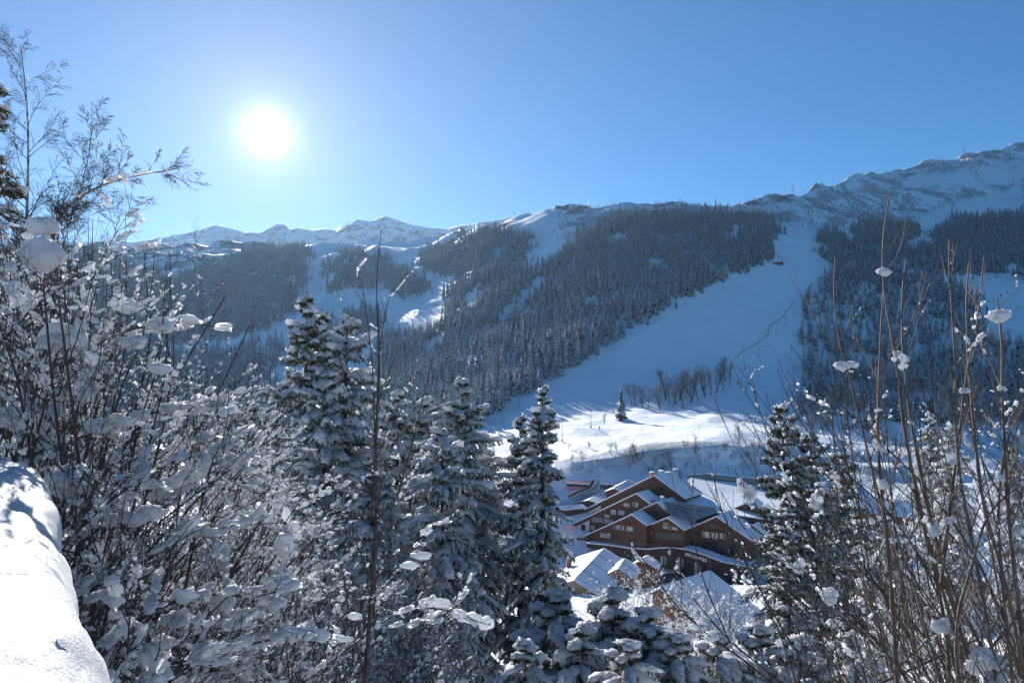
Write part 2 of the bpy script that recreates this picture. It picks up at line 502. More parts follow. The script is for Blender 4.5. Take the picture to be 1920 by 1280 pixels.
# back side
Yb = np.concatenate([Yf, [4820, 5300]])
Xb = uf[:, None] * Yb[None]
Zb = np.concatenate([Z, Z[:, -1:] - 60, Z[:, -1:] - 500], 1)
Vf = np.stack([Xb, np.broadcast_to(Yb[None], Xb.shape), Zb], -1).reshape(-1, 3)
idf = np.arange(NUf * len(Yb)).reshape(NUf, len(Yb))
Qf = np.stack([idf[:-1, :-1], idf[1:, :-1], idf[1:, 1:], idf[:-1, 1:]], -1).reshape(-1, 4)
m = Mat('peak_snow')
co = m.coord()
rk = m.ramp(m.noise(0.012, 9, 0.72, co, 0.8), [(0.49, 0.0), (0.56, 1.0)])
steep = m.ramp(m.normal_z(), [(0.78, 1.0), (0.94, 0.0)])
mask = m.math('MULTIPLY', rk, m.math('ADD', m.math('MULTIPLY', steep, 0.9), 0.15), True)
m.set('Base Color', m.mix(mask, (0.84, 0.86, 0.88), (0.13, 0.12, 0.12))).set('Roughness', 0.75)
m.bump(m.noise(0.02, 8, 0.7, co), 0.6, 14.0)
tag(obj('far_peaks', mesh_np('far_peaks', Vf, Qf, None, [m.m], True)), kind='structure')

HZ_LOW = min(_Z.min(), Zb.min()) - 1.0
HZ_TOP = max(_Z.max() + 30, Zb.max() + 5)
print('HAZE', HZ_LOW, HZ_TOP)
# ------------------------------------------------------------------ tree materials
m = Mat('far_needles')
oi = m.node('ShaderNodeObjectInfo').outputs['Random']
nz = m.normal_z()
f = m.noise(2.2, 3, 0.6, m.coord())
m.set('Base Color', m.mix(m.ramp(f, [(0.42, 0.0), (0.62, 0.55)]), (0.016, 0.021, 0.015), (0.17, 0.19, 0.20))).set('Roughness', 0.85)
FAR_NEEDLE = m.m
FAR_SNOW = flat('frosted_snow', (0.70, 0.73, 0.77), 0.8, 0.12, 1.5)
BARK = flat('bark', (0.060, 0.048, 0.040), 0.9, 0.3, 8.0, bump=0.4)
FAR_TWIG = flat('far_twigs', (0.105, 0.088, 0.080), 0.9, 0.25, 1.0)
FROST_TWIG = flat('frosted_twigs', (0.34, 0.34, 0.36), 0.9, 0.25, 1.0)

def spruce_mesh(name, seed, whorls=15, boughs=7, snow=0.7, slim=0.17, parts=False):
    """a spruce of unit height: drooping kites of needles, snow lying on them"""
    r = np.random.RandomState(seed)
    V, T, mi = [], [], []
    n = 0
    def tri(p, mat):
        nonlocal n
        V.extend(p); T.append((n, n + 1, n + 2)); mi.append(mat); n += 3
    for w in range(whorls):
        z = 0.06 + 0.92 * (w / (whorls - 1)) ** 0.92
        rad = slim * (1.02 - z) ** 0.8 * r.uniform(0.8, 1.15) + 0.006
        nb = max(4, int(boughs * (1.15 - 0.5 * z)))
        a0 = r.uniform(0, 6.28)
        for b in range(nb):
            a = a0 + 6.283 * b / nb + r.uniform(-.25, .25)
            L = rad * r.uniform(0.7, 1.25)
            d = np.array([math.cos(a), math.sin(a), 0.0]); s = np.array([-d[1], d[0], 0.0])
            wd = L * r.uniform(0.30, 0.48)
            dr = L * r.uniform(0.35, 0.75)
            c0 = np.array([0, 0, z + 0.02]); mid = d * L * 0.55 + np.array([0, 0, z - dr * 0.35]); tip = d * L + np.array([0, 0, z - dr])
            l = mid + s * wd + np.array([0, 0, -wd * 0.55]); q = mid - s * wd + np.array([0, 0, -wd * 0.55])
            tri((c0, l, mid), 0); tri((c0, mid, q), 0); tri((mid, l, tip), 0); tri((mid, tip, q), 0)
            if r.rand() < snow:
                k = r.uniform(0.55, 0.95); up = np.array([0, 0, 0.006])
                m2 = mid + up; t2 = mid + (tip - mid) * k + up; l2 = mid + (l - mid) * k + up; q2 = mid + (q - mid) * k + up; cc = c0 * 1.0 + d * L * 0.12 + up
                tri((cc, l2, m2), 1); tri((cc, m2, q2), 1); tri((m2, l2, t2), 1); tri((m2, t2, q2), 1)
    tw = MB(); tw.bar((0, 0, -0.04), (0, 0, 1.0), 0.012, 5, 0, 0.001)
    if parts:
        return (mesh_np('crown', V, None, T, [FAR_NEEDLE, FAR_SNOW], False, tmat=mi), tw.mesh('trunk', [BARK]))
    nv = len(V); V2 = np.vstack([V, np.vstack(tw.V)])
    Q = np.vstack(tw.Q) + nv
    return mesh_np(name, V2, Q, T, [FAR_NEEDLE, FAR_SNOW, BARK], False, qmat=np.full(len(Q), 2), tmat=mi)

# ------------------------------------------------------------------ branching plants (vectorised growth)
UPV = np.array([0, 0, 1.0])
def rand_perp(T, r):
    v = r.normal(size=T.shape); v -= (v * T).sum(-1, keepdims=True) * T
    return nrm(v)
def sample_poly(P, t):
    K = P.shape[1]; x = t * (K - 1); i = np.clip(np.floor(x).astype(int), 0, K - 2); f = x - i
    return i, f
def grow(P, Rr, n, trange, angle, length, r, K=5, grav=0.0, wig=0.12, rscale=0.6, taper=0.25, rmin=0.0015, lenfall=0.6):
    """children of a batch of polylines: n per parent"""
    N = P.shape[0]
    par = np.repeat(np.arange(N), n)
    t = r.uniform(trange[0], trange[1], len(par))
    i, f = sample_poly(P, t)
    a = P[par, i]; b = P[par, i + 1]
    base = a + (b - a) * f[:, None]; T = nrm(b - a)
    rb = Rr[par, i] * (1 - f) + Rr[par, i + 1] * f
    th = r.uniform(angle[0], angle[1], len(par))
    d = nrm(np.cos(th)[:, None] * T + np.sin(th)[:, None] * rand_perp(T, r))
    plen = np.linalg.norm(P[:, 1:] - P[:, :-1], axis=-1).sum(1)[par]
    L = plen * r.uniform(length[0], length[1], len(par)) * (1 - lenfall * t)
    out = np.zeros((len(par), K, 3)); out[:, 0] = base
    for k in range(1, K):
        d = nrm(d + r.normal(size=d.shape) * wig + UPV * grav)
        out[:, k] = out[:, k - 1] + d * (L / (K - 1))[:, None]
    r0 = np.maximum(rb * rscale, rmin)
    rad = r0[:, None] * (1 - (1 - taper) * np.linspace(0, 1, K)[None])
    return out, rad
def stems(base, dirs, L, r0, r, K=8, grav=0.05, wig=0.08, taper=0.3):
    n = len(dirs); d = nrm(np.array(dirs, float)); out = np.zeros((n, K, 3)); out[:, 0] = base
    L = np.broadcast_to(L, (n,))
    for k in range(1, K):
        d = nrm(d + r.normal(size=d.shape) * wig + UPV * grav)
        out[:, k] = out[:, k - 1] + d * (L / (K - 1))[:, None]
    rad = np.broadcast_to(np.array(r0, float).reshape(-1, 1), (n, 1)) * (1 - (1 - taper) * np.linspace(0, 1, K)[None])
    return out, rad

def bare_tree(name, seed, mats, sides=3, H=1.0, multi=1, spread=0.25, dense=1.0, snowy=0.0):
    """a leafless broadleaf of unit height, returned as (trunk mesh, crown mesh)"""
    r = np.random.RandomState(seed)
    dirs = [(r.normal() * spread, r.normal() * spread, 1) for _ in range(multi)]
    P0, R0 = stems(np.zeros((multi, 3)), dirs, H * 0.95, 0.016, r, 8, 0.12, 0.06, 0.2)
    P1, R1 = grow(P0, R0, int(16 * dense), (0.18, 0.95), (0.45, 1.0), (0.3, 0.55), r, 5, 0.10, 0.14, 0.55)
    P2, R2 = grow(P1, R1, int(7 * dense), (0.2, 1.0), (0.35, 0.9), (0.35, 0.6), r, 4, 0.05, 0.18, 0.6, rmin=0.0022)
    P3, R3 = grow(P2, R2, 3, (0.3, 1.0), (0.3, 0.9), (0.4, 0.7), r, 3, 0.03, 0.2, 0.7, rmin=0.0018)
    tv, tq = tubes(P0, R0, 5)
    trunk = mesh_np('trunk', tv, tq, None, [mats[0]], False)
    V, Q, M = [], [], []; n = 0
    for P, Rr in ((P1, R1), (P2, R2), (P3, R3)):
        v, q = tubes(P, Rr, 3); V.append(v); Q.append(q + n); n += len(v); M.append((np.random.RandomState(3).rand(len(q) // 1) < snowy).astype(int))
    crown = mesh_np('crown', np.vstack(V), np.vstack(Q), None, [mats[0], mats[1]], False, qmat=np.concatenate(M))
    return trunk, crown

def oblobs(C, T, L, W, Hh, r, nu=6, nv=4, rough=.4):
    """small lumps of snow stretched along the branch they lie on"""
    S = np.cross(T, np.array([0, 0, 1.0])); bad = np.linalg.norm(S, axis=1) < .05; S[bad] = (1, 0, 0); S = nrm(S); U = np.cross(S, T)
    N = len(C); th = np.linspace(0, np.pi, nv + 1)[1:-1]; ph = np.arange(nu) * 2 * np.pi / nu
    D = np.array([(1.0, 0, 0)] + [(math.copysign(abs(math.cos(t)) ** .8, math.cos(t)), math.sin(t) ** .55 * math.cos(p), math.sin(t) ** .55 * math.sin(p)) for t in th for p in ph] + [(-1.0, 0, 0)])
    q = D[None] * 1.3 + r.uniform(0, 500, (N, 1, 1))
    k = (1 + rough * (vnoise(q[..., 0], q[..., 1], q[..., 2]) + .5 * vnoise(q[..., 0] * 2.3, q[..., 1] * 2.3, q[..., 2] * 2.3)))[..., None]
    D_ = D[None] * k
    V = C[:, None] + D_[..., :1] * L[:, None, None] * T[:, None] + D_[..., 1:2] * W[:, None, None] * S[:, None] + D_[..., 2:3] * Hh[:, None, None] * U[:, None]
    M = len(D); nr = nv - 1; Q, Tr = [], []
    for i in range(nr - 1):
        for j in range(nu): Q.append((1 + i * nu + j, 1 + (i + 1) * nu + j, 1 + (i + 1) * nu + (j + 1) % nu, 1 + i * nu + (j + 1) % nu))
    for j in range(nu): Tr.append((0, 1 + j, 1 + (j + 1) % nu)); Tr.append((M - 1, 1 + (nr - 1) * nu + (j + 1) % nu, 1 + (nr - 1) * nu + j))
    off = (np.arange(N) * M)[:, None, None]
    return V.reshape(-1, 3), (np.array(Q)[None] + off).reshape(-1, 4), (np.array(Tr)[None] + off).reshape(-1, 3)

# ------------------------------------------------------------------ where the forest stands
FOREST = {
 'main': [(700,800),(690,655),(735,625),(800,620),(838,605),(835,560),(850,535),(905,515),(960,512),(1010,512),(1035,495),(1055,478),(1065,462),(1085,440),(1110,425),(1160,408),(1205,402),(1330,402),(1380,404),(1440,410),(1477,440),(1440,448),(1449,490),(1420,500),(1370,520),(1290,560),(1200,605),(1120,665),(1040,705),(960,755),(905,790),(860,800),(780,830)],
 'hill': [(780,495),(800,475),(870,448),(915,438),(965,432),(992,442),(1000,455),(990,480),(972,500),(900,512),(850,520),(800,512)],
 'left': [(180,470),(330,530),(400,500),(440,478),(560,463),(585,475),(577,520),(545,592),(500,615),(420,640),(350,650),(100,650),(60,520)],
 'block': [(617,488),(660,475),(735,483),(738,510),(722,535),(690,541),(610,548),(606,515)],
 'small': [(733,512),(760,505),(800,528),(800,552),(760,556),(728,548)],
 'strip': [(640,600),(700,580),(720,605),(715,622),(650,625)],
 'low': [(-100,650),(350,660),(430,660),(490,640),(530,640),(528,680),(490,700),(560,740),(690,700),(700,860),(560,900),(-100,900)],
 'thin': [(590,600),(618,600),(622,650),(596,655)],
 'right': [(1528,465),(1540,445),(1590,425),(1650,420),(1722,425),(1728,445),(1700,462),(1716,490),(1770,512),(1700,540),(1640,530),(1590,540),(1560,520)],
 'right2': [(1745,462),(1760,430),(1800,415),(1920,405),(2300,400),(2300,520),(1925,520),(1835,510),(1790,515),(1720,500),(1702,478)],
}
CLEAR = [[(1012,520),(1030,522),(975,590),(925,635),(912,640),(960,570)], [(908,530),(920,534),(872,590),(842,612),(850,585)]]
_r = np.random.RandomState(11)
sp = 7.3
gy = np.arange(420, 2250, sp); gx = np.arange(-1900, 1900, sp)
GX, GY = np.meshgrid(gx, gy)
GX = (GX + _r.uniform(-0.42, 0.42, GX.shape) * sp).ravel(); GY = (GY + _r.uniform(-0.42, 0.42, GY.shape) * sp).ravel()
ok = (np.abs(GX / GY) < 0.85); GX, GY = GX[ok], GY[ok]
GZ = ground(GX, GY)
PX, PY = pix(GX, GY, GZ)
sel = np.zeros(len(GX), bool)
jx, jy = PX + _r.normal(size=len(PX)) * 4 + vnoise(GX / 20, GY / 20) * 9, PY + _r.normal(size=len(PX)) * 3 + vnoise(GX / 20 + 7, GY / 20) * 6
for k, poly in FOREST.items():
    s_ = in_poly(jx, jy, poly)
    if k == 'right': s_ &= _r.rand(len(GX)) < 0.85
    if k == 'low': s_ &= _r.rand(len(GX)) < 0.6
    sel |= s_
sel &= ~((vnoise(GX / 28, GY / 28) > .62) | (_r.rand(len(GX)) < .05))
for poly in CLEAR: sel &= ~in_poly(jx, jy, poly)
# thin scatter of trees on the upper ridges
sc_ = (_r.rand(len(GX)) < 0.05) & (GY > 1050) & ~in_poly(PX, PY, [(560,440),(860,440),(860,640),(560,700)]) & (vnoise(GX / 60, GY / 60) > 0.05) & ~in_poly(PX, PY, [(965,400),(1055,388),(1062,480),(975,505)]) & ~in_poly(PX, PY, PISTES['main']) & (PX > 880) & (PX < 1960) & ~in_poly(PX, PY, [(1770,395),(1925,345),(1925,400),(1700,445)])
band = in_poly(PX, PY, [(1040,385),(1200,380),(1480,372),(1600,350),(1700,350),(1720,425),(1600,420),(1530,440),(1440,405),(1200,400),(1060,470),(1035,440)])
sc_ |= band & (_r.rand(len(GX)) < 0.22) & (vnoise(GX / 35 + 9, GY / 35) > -0.15) & (GY > 1000)
up_scatter = sc_ & ~sel
# mixed wood on the right: a few spruces among the bare trees
MIXED = [(1505,560),(1560,515),(1640,535),(1770,520),(1835,560),(1870,640),(2300,640),(2300,800),(1500,800),(1508,660)]
mixed = in_poly(jx, jy, MIXED) & ~sel
mix_sp = mixed & (_r.rand(len(GX)) < 0.20 + .25 * (vnoise(GX / 40, GY / 40) > .2))
allsp = sel | up_scatter | mix_sp
h = np.where(up_scatter, _r.uniform(5, 11, len(GX)), _r.uniform(14, 27, len(GX)) * (1 + .22 * vnoise(GX / 45 + 5, GY / 45)))
h = h * np.where(PX < 860, 0.95, 1.0)
S = np.nonzero(allsp)[0]
dark = np.clip((GY - 800) / 600, 0, 1)
variant = np.where(_r.rand(len(GX)) < dark * 0.8, 2, 0) + (_r.rand(len(GX)) < 0.5)

SPR = [spruce_mesh('spruce_tree', 1, 16, 8, 0.85, 0.16), spruce_mesh('spruce_tree', 2, 15, 7, 0.8, 0.19),
       spruce_mesh('spruce_tree', 3, 14, 7, 0.45, 0.15), spruce_mesh('spruce_tree', 4, 15, 6, 0.38, 0.18)]

# the ones that show largest are trees of their own
inview = (PX > 560) & (PX < 1960)
order = S[np.argsort(GY[S] - 1e6 * 0)]
near_edge = [i for i in order if inview[i] and PX[i] > 700][:295]
ne = set(near_edge)
protos = [None] * 4
for i in near_edge:
    v = int(variant[i])
    o = obj('spruce_tree', SPR[v], None, (GX[i], GY[i], GZ[i] - 0.3), _r.uniform(0, 6.28))
    o.scale = (h[i],) * 3
    if PX[i] > 1500:
        tag(o, 'snow-dusted spruce standing among the bare trees on the right-hand slope', 'spruce', 'spruces among the bare trees of the right-hand slope')
    else:
        tag(o, 'snow-dusted spruce in the lowest ranks of the dense forest beside the wide ski piste', 'spruce', 'front spruces of the dense forest beside the piste')
    if protos[v] is None: protos[v] = o
rest = np.array([i for i in S if i not in ne])

def scatter(name, pts, heights, var, sources, label, cat):
    """one object that stands many small trees on the given points"""
    me = bpy.data.meshes.new(name)
    me.vertices.add(len(pts)); me.vertices.foreach_set('co', np.asarray(pts, np.float32).ravel())
    for nme, ty, arr in (('tall', 'FLOAT', heights), ('kind_of', 'INT', var), ('turn', 'FLOAT', _r.uniform(0, 6.28, len(pts)))):
        a = me.attributes.new(nme, ty, 'POINT'); a.data.foreach_set('value', np.asarray(arr, np.float32 if ty == 'FLOAT' else np.int32))
    o = obj(name, me)
    tag(o, label, cat, kind='stuff')
    ng = bpy.data.node_groups.new(name, 'GeometryNodeTree')
    ng.interface.new_socket('Geometry', in_out='INPUT', socket_type='NodeSocketGeometry')
    ng.interface.new_socket('Geometry', in_out='OUTPUT', socket_type='NodeSocketGeometry')
    N, L = ng.nodes, ng.links
    gi, go = N.new('NodeGroupInput'), N.new('NodeGroupOutput')
    iop = N.new('GeometryNodeInstanceOnPoints'); jn = N.new('GeometryNodeJoinGeometry')
    infos = []
    for s in sources:
        oi_ = N.new('GeometryNodeObjectInfo'); oi_.inputs['Object'].default_value = s; oi_.inputs['As Instance'].default_value = True
        oi_.transform_space = 'ORIGINAL'
        infos.append(oi_)
    for oi_ in reversed(infos): L.new(oi_.outputs['Geometry'], jn.inputs[0])
    def named(nm, ty):
        a = N.new('GeometryNodeInputNamedAttribute'); a.data_type = ty; a.inputs['Name'].default_value = nm
        return a.outputs['Attribute']
    L.new(gi.outputs[0], iop.inputs['Points']); L.new(jn.outputs[0], iop.inputs['Instance'])
    iop.inputs['Pick Instance'].default_value = True
    L.new(named('kind_of', 'INT'), iop.inputs['Instance Index'])
    cx = N.new('ShaderNodeCombineXYZ'); L.new(named('turn', 'FLOAT'), cx.inputs[2])
    L.new(cx.outputs[0], iop.inputs['Rotation'])
    L.new(named('tall', 'FLOAT'), iop.inputs['Scale'])
    L.new(iop.outputs[0], go.inputs[0])
    md = o.modifiers.new('scatter', 'NODES'); md.node_group = ng
    return o
protos = [p for p in protos]
for v in range(4):
    if protos[v] is None: protos[v] = next(p for p in protos if p is not None)
scatter('spruce_forest', np.stack([GX, GY, GZ - 0.3], 1)[rest], h[rest], variant[rest], protos,
        'far spruce forest covering the mountainside above the front ranks of trees', 'forest')

# ------------------------------------------------------------------ bare trees
BT_D = [bare_tree('bare_tree', 20 + i, (FAR_TWIG, FROST_TWIG), multi=1 + (i % 3), dense=1.0, snowy=0.05) for i in range(4)]
BT_F = [bare_tree('bare_tree', 30 + i, (FROST_TWIG, FAR_TWIG), multi=2 + (i % 2), spread=0.35, dense=1.0, snowy=0.35) for i in range(4)]
def place_bare(x, y, z, H, kit, label, group, cat='bare tree', name='bare_tree', wide=1.0):
    t = empty(name, (x, y, z - 0.2), _r.uniform(0, 6.28))
    a, b = kit
    obj('trunk', a, t); obj('crown', b, t)
    t.scale = (H * wide, H * wide, H)
    tag(t, label, cat, group)
    return t
# the grove on the lit part of the piste
GROVE = [(1185,760),(1192,762),(1205,765),(1215,768),(1235,762),(1238,770),
         (1250,752),(1256,758),(1262,764),(1268,760),(1274,752),(1281,765),(1285,748),(1290,740),(1296,756),(1305,738),(1310,752),(1318,733),(1322,745),(1333,742),(1335,728),(1343,738),(1349,720),(1356,732),(1362,716),(1368,725)]
for i, (px, py) in enumerate(GROVE):
    p = hit(px, py); H = _r.uniform(23, 31) if i >= 6 else _r.uniform(18, 25)
    if i < 6: place_bare(p.x, p.y, p.z, H, BT_D[i % 4], 'slender bare tree in the loose row between the lone spruce and the dense grove', 'bare trees beside the lone spruce')
    else: place_bare(p.x, p.y, p.z, H, BT_D[i % 4], 'tall leafless grey-brown tree of the grove in the middle of the sunlit snow', 'bare trees of the grove on the piste')
p = hit(1165, 788)
t = empty('spruce_tree', (p.x, p.y, p.z - .2)); t.scale = (27,) * 3
ca, tr = spruce_mesh('spruce_tree', 9, 18, 9, 0.6, 0.2, True)
obj('crown', ca, t); obj('trunk', tr, t)
tag(t, 'lone dark spruce on the sunlit piste beside the row of bare trees', 'spruce')
for px, py, H, lab in [(1133,797,9,'small frosted tree alone on the piste left of the lone spruce'),(1091,872,8,'small bare tree on the left end of the shaded bank'),
                       (1303,852,12,'rounded bare tree at the edge of the shaded bank under the grove'),(1383,838,15,'broad bare tree on the shaded bank, rightmost before the thicket'),
                       (1258,878,9,'thin brown bare tree on the bank right behind the big roof'),(1230,874,7,'low frosted tree on the bank behind the big roof ridge'),
                       (1330,868,6,'small frosted bush between the two rounded trees of the bank'), (1420,850,9,'frosted tree at the right end of the shaded bank')]:
    p = hit(px, py); place_bare(p.x, p.y, p.z, H, BT_F[px % 4] if H < 9 else BT_D[px % 4], lab, None)
for j, (px, py) in enumerate([(1180,865),(1188,869),(1196,866),(1204,868)]):
    p = hit(px, py); place_bare(p.x, p.y, p.z, _r.uniform(8, 10), BT_D[j % 4], 'grey-brown bush in the round clump on the shaded bank above the roofs', 'bushes of the round clump on the bank', 'bush', 'bare_bush', 1.2)
for j in range(64):
    px, py = _r.uniform(1045, 1480), _r.uniform(838, 893)
    p = hit(px, py); place_bare(p.x, p.y, p.z, _r.uniform(1.5, 5.0), BT_F[j % 4], 'low frosted shrub poking from the snow of the shaded bank', 'low frosted shrubs on the shaded bank', 'shrub', 'frosted_shrub', 1.5)
# bare wood on the right
cand = np.nonzero(mixed & ~mix_sp & (PX < 1950))[0]
cand = cand[(~in_poly(PX[cand], PY[cand], [(1560,775),(1720,770),(1760,830),(1600,850)])) & (_r.rand(len(cand)) < 0.85)]
cand = cand[np.argsort(GY[cand])]
extra = []
for i in cand[:250]:
    place_bare(GX[i], GY[i], GZ[i], _r.uniform(9, 15), (BT_F if _r.rand() < 0.55 else BT_D)[i % 4],
               'frosted bare tree in the leafless wood right of the wide piste', 'bare trees of the wood right of the piste')
bsrc = []
for k in range(4):   # the wood further up, too small to pick apart
    a, b = (BT_F if k < 2 else BT_D)[k]
    o = obj('bare_tree', b, None, (GX[cand[k]] + 3, GY[cand[k]] + 2, GZ[cand[k]])); o.scale = (11,) * 3
    tag(o, 'frosted bare tree in the leafless wood right of the wide piste', 'bare tree', 'bare trees of the wood right of the piste')
    bsrc.append(o)
far_b = cand[250:]
# scrub along the forest edge and on the high slopes
edge = (~allsp) & (((GY > 1050) & (vnoise(GX / 35 + 3, GY / 35) > np.where(PX > 1450, -0.02, 0.18)) & (_r.rand(len(GX)) < 0.55) & (PX > 1030) & (PX < 1960)) |
        (in_poly(PX, PY, [(1040,395),(1110,390),(1120,420),(1075,470),(1040,440)]) & (_r.rand(len(GX)) < 0.7)) |
        (in_poly(PX, PY, FOREST['hill']) & (_r.rand(len(GX)) < 0.8)) |
        (in_poly(PX, PY, [(860,800),(910,790),(965,755),(1045,705),(1125,665),(1200,607),(1195,600),(1110,650),(1000,700),(900,760)]) & (_r.rand(len(GX)) < 0.6)) |
        (in_poly(PX, PY, [(820,600),(900,520),(960,500),(900,640),(840,660)]) & (_r.rand(len(GX)) < 0.3)))
edge &= ~in_poly(PX, PY, PISTES['main']) & ~in_poly(PX, PY, [(990,400),(1045,392),(1055,480),(990,500)])
for P_ in SMOOTH_PATCH[:3]: edge &= ~in_poly(PX, PY, P_)
E = np.nonzero(edge)[0]
pts = np.stack([GX, GY, GZ - 0.2], 1)
hh = np.concatenate([_r.uniform(9, 14, len(far_b)), _r.uniform(2.0, 6.0, len(E))])
scatter('bare_wood', np.concatenate([pts[far_b], pts[E]]), hh, _r.randint(0, 4, len(hh)), bsrc,
        'far leafless scrub and saplings on the upper slopes and along the forest edge', 'scrub')
print('SPRUCES', len(S), 'BARE', len(cand), len(E))
# ------------------------------------------------------------------ buildings
def wood(name, col, scale=1.0):
    m = Mat(name); co = m.coord()
    mp = m.node('ShaderNodeMapping'); mp.inputs['Scale'].default_value = (0.3, 0.3, 5.0); m.l.new(co, mp.inputs[0])
    f = m.noise(scale, 6, 0.65, mp.outputs[0])
    m.set('Base Color', m.ramp(f, [(0.3, tuple(c * 0.62 for c in col)), (0.7, tuple(c * 1.25 for c in col))])).set('Roughness', 0.75)
    w = m.node('ShaderNodeTexWave'); w.wave_type = 'BANDS'; w.bands_direction = 'Z'; w.inputs['Scale'].default_value = 1.2; w.inputs['Distortion'].default_value = 0.3
    m.l.new(co, w.inputs[0]); m.bump(w.outputs['Fac'], 0.4, 0.03)
    return m.m
CLAD = wood('larch_cladding', (0.105, 0.044, 0.025))
BARGE = wood('bargeboard_wood', (0.105, 0.040, 0.025))
DARKW = wood('dark_fascia_wood', (0.060, 0.024, 0.018))
RENDER = flat('white_render', (0.62, 0.61, 0.58), 0.85, 0.06, 0.8)
FRAME = flat('window_frame_paint', (0.50, 0.46, 0.42), 0.6, 0.05)
def glass(name, col, rough=0.12):
    m = Mat(name); f = m.noise(0.9, 2, 0.5, m.coord())
    m.set('Base Color', m.ramp(f, [(0.35, tuple(c * 0.4 for c in col)), (0.65, col)])).set('Roughness', rough).set('Specular IOR Level', 0.9)
    return m.m
PANE = glass('pale_grey_glass', (0.42, 0.44, 0.46))  # patchy mid-grey panes
DPANE = flat('dark_glass_and_shade', (0.018, 0.02, 0.024), 0.35, 0.1)  # dark panes; also the painted shade of the open loggia
CANOPY = glass('canopy_glass', (0.30, 0.36, 0.40), 0.25)
METAL = flat('grey_metal', (0.22, 0.23, 0.25), 0.5, 0.06, 1.0, 0.6)
STEEL = flat('galvanised_steel', (0.16, 0.17, 0.18), 0.5, 0.1, 2.0, 0.4)
STONE = flat('wall_stone', (0.13, 0.12, 0.11), 0.95, 0.3, 0.8)
BRICKY = flat('chimney_brick', (0.23, 0.09, 0.055), 0.9, 0.2, 2.5)
COLUMN = flat('column_concrete', (0.48, 0.48, 0.46), 0.8, 0.06, 1.0)
GREENM = flat('green_grey_duct', (0.16, 0.23, 0.22), 0.55, 0.08, 0.5)
RED = flat('red_netting', (0.62, 0.10, 0.07), 0.7, 0.12, 1.0)
ORANGE = flat('orange_padding', (0.75, 0.14, 0.05), 0.7, 0.1, 1.0)
BLACK = flat('black_rubber', (0.02, 0.02, 0.022), 0.6, 0.1)
LETTER = flat('pale_letters', (0.75, 0.72, 0.66), 0.6, 0.02)

PHI = R(38)
E1 = Vector((math.cos(PHI), -math.sin(PHI), 0)); E2 = Vector((math.sin(PHI), math.cos(PHI), 0)); UP = Vector((0, 0, 1))
def onplane(px, py, A, n=E2):
    d = ray(px, py); return d * (A.dot(n) / d.dot(n))
c6 = lambda x, y: (x / 4.364 + 1020, y / 4.364 + 860)

centre = empty('sports_centre', at(1240, 1080, 262))
tag(centre, 'big brown timber sports centre with stepped snow-covered gables and a long columned front', 'building')
CI = centre.matrix_world
def cpart(mb, name, mats, parent=None, smooth=False):
    """part of the centre, kept in world coordinates"""
    o = mb.build(name, mats, None, smooth)
    o.parent = parent if parent else centre
    o.matrix_parent_inverse = Matrix.Translation(-Vector(centre.location))
    return o

def window(A, px, py, w, h, dark=False, panes=2, out=0.06, label=None):
    P = onplane(px, py, A) - E2 * out
    f = MB(); t = 0.12
    for s_ in (-1, 1):
        f.prism([P + E1 * (s_ * w / 2 - t) - UP * h / 2, P + E1 * (s_ * w / 2 + t) - UP * h / 2, P + E1 * (s_ * w / 2 + t) + UP * h / 2, P + E1 * (s_ * w / 2 - t) + UP * h / 2], -E2 * 0.08)
        z = P + UP * (s_ * (h / 2 + t / 2))
        f.prism([z - E1 * (w / 2 + t) - UP * t / 2, z + E1 * (w / 2 + t) - UP * t / 2, z + E1 * (w / 2 + t) + UP * t / 2, z - E1 * (w / 2 + t) + UP * t / 2], -E2 * 0.085)
    for k in range(1, panes):
        x = -w / 2 + w * k / panes
        f.prism([P + E1 * (x - 0.05) - UP * h / 2, P + E1 * (x + 0.05) - UP * h / 2, P + E1 * (x + 0.05) + UP * h / 2, P + E1 * (x - 0.05) + UP * h / 2], -E2 * 0.07)
    wo_ = cpart(f, 'window', FRAME if not dark else DARKW)
    for k in range(panes):
        g = MB(); a, b = -w / 2 + w * k / panes + 0.06, -w / 2 + w * (k + 1) / panes - 0.06
        g.prism([P + E1 * a - UP * (h / 2 - .02), P + E1 * b - UP * (h / 2 - .02), P + E1 * b + UP * (h / 2 - .02), P + E1 * a + UP * (h / 2 - .02)], -E2 * 0.03)
        go_ = cpart(g, 'pane', DPANE if dark or (k + int(px)) % 3 == 0 else PANE)
        go_.parent = wo_; go_.matrix_parent_inverse = Matrix.Identity(4)
    return wo_

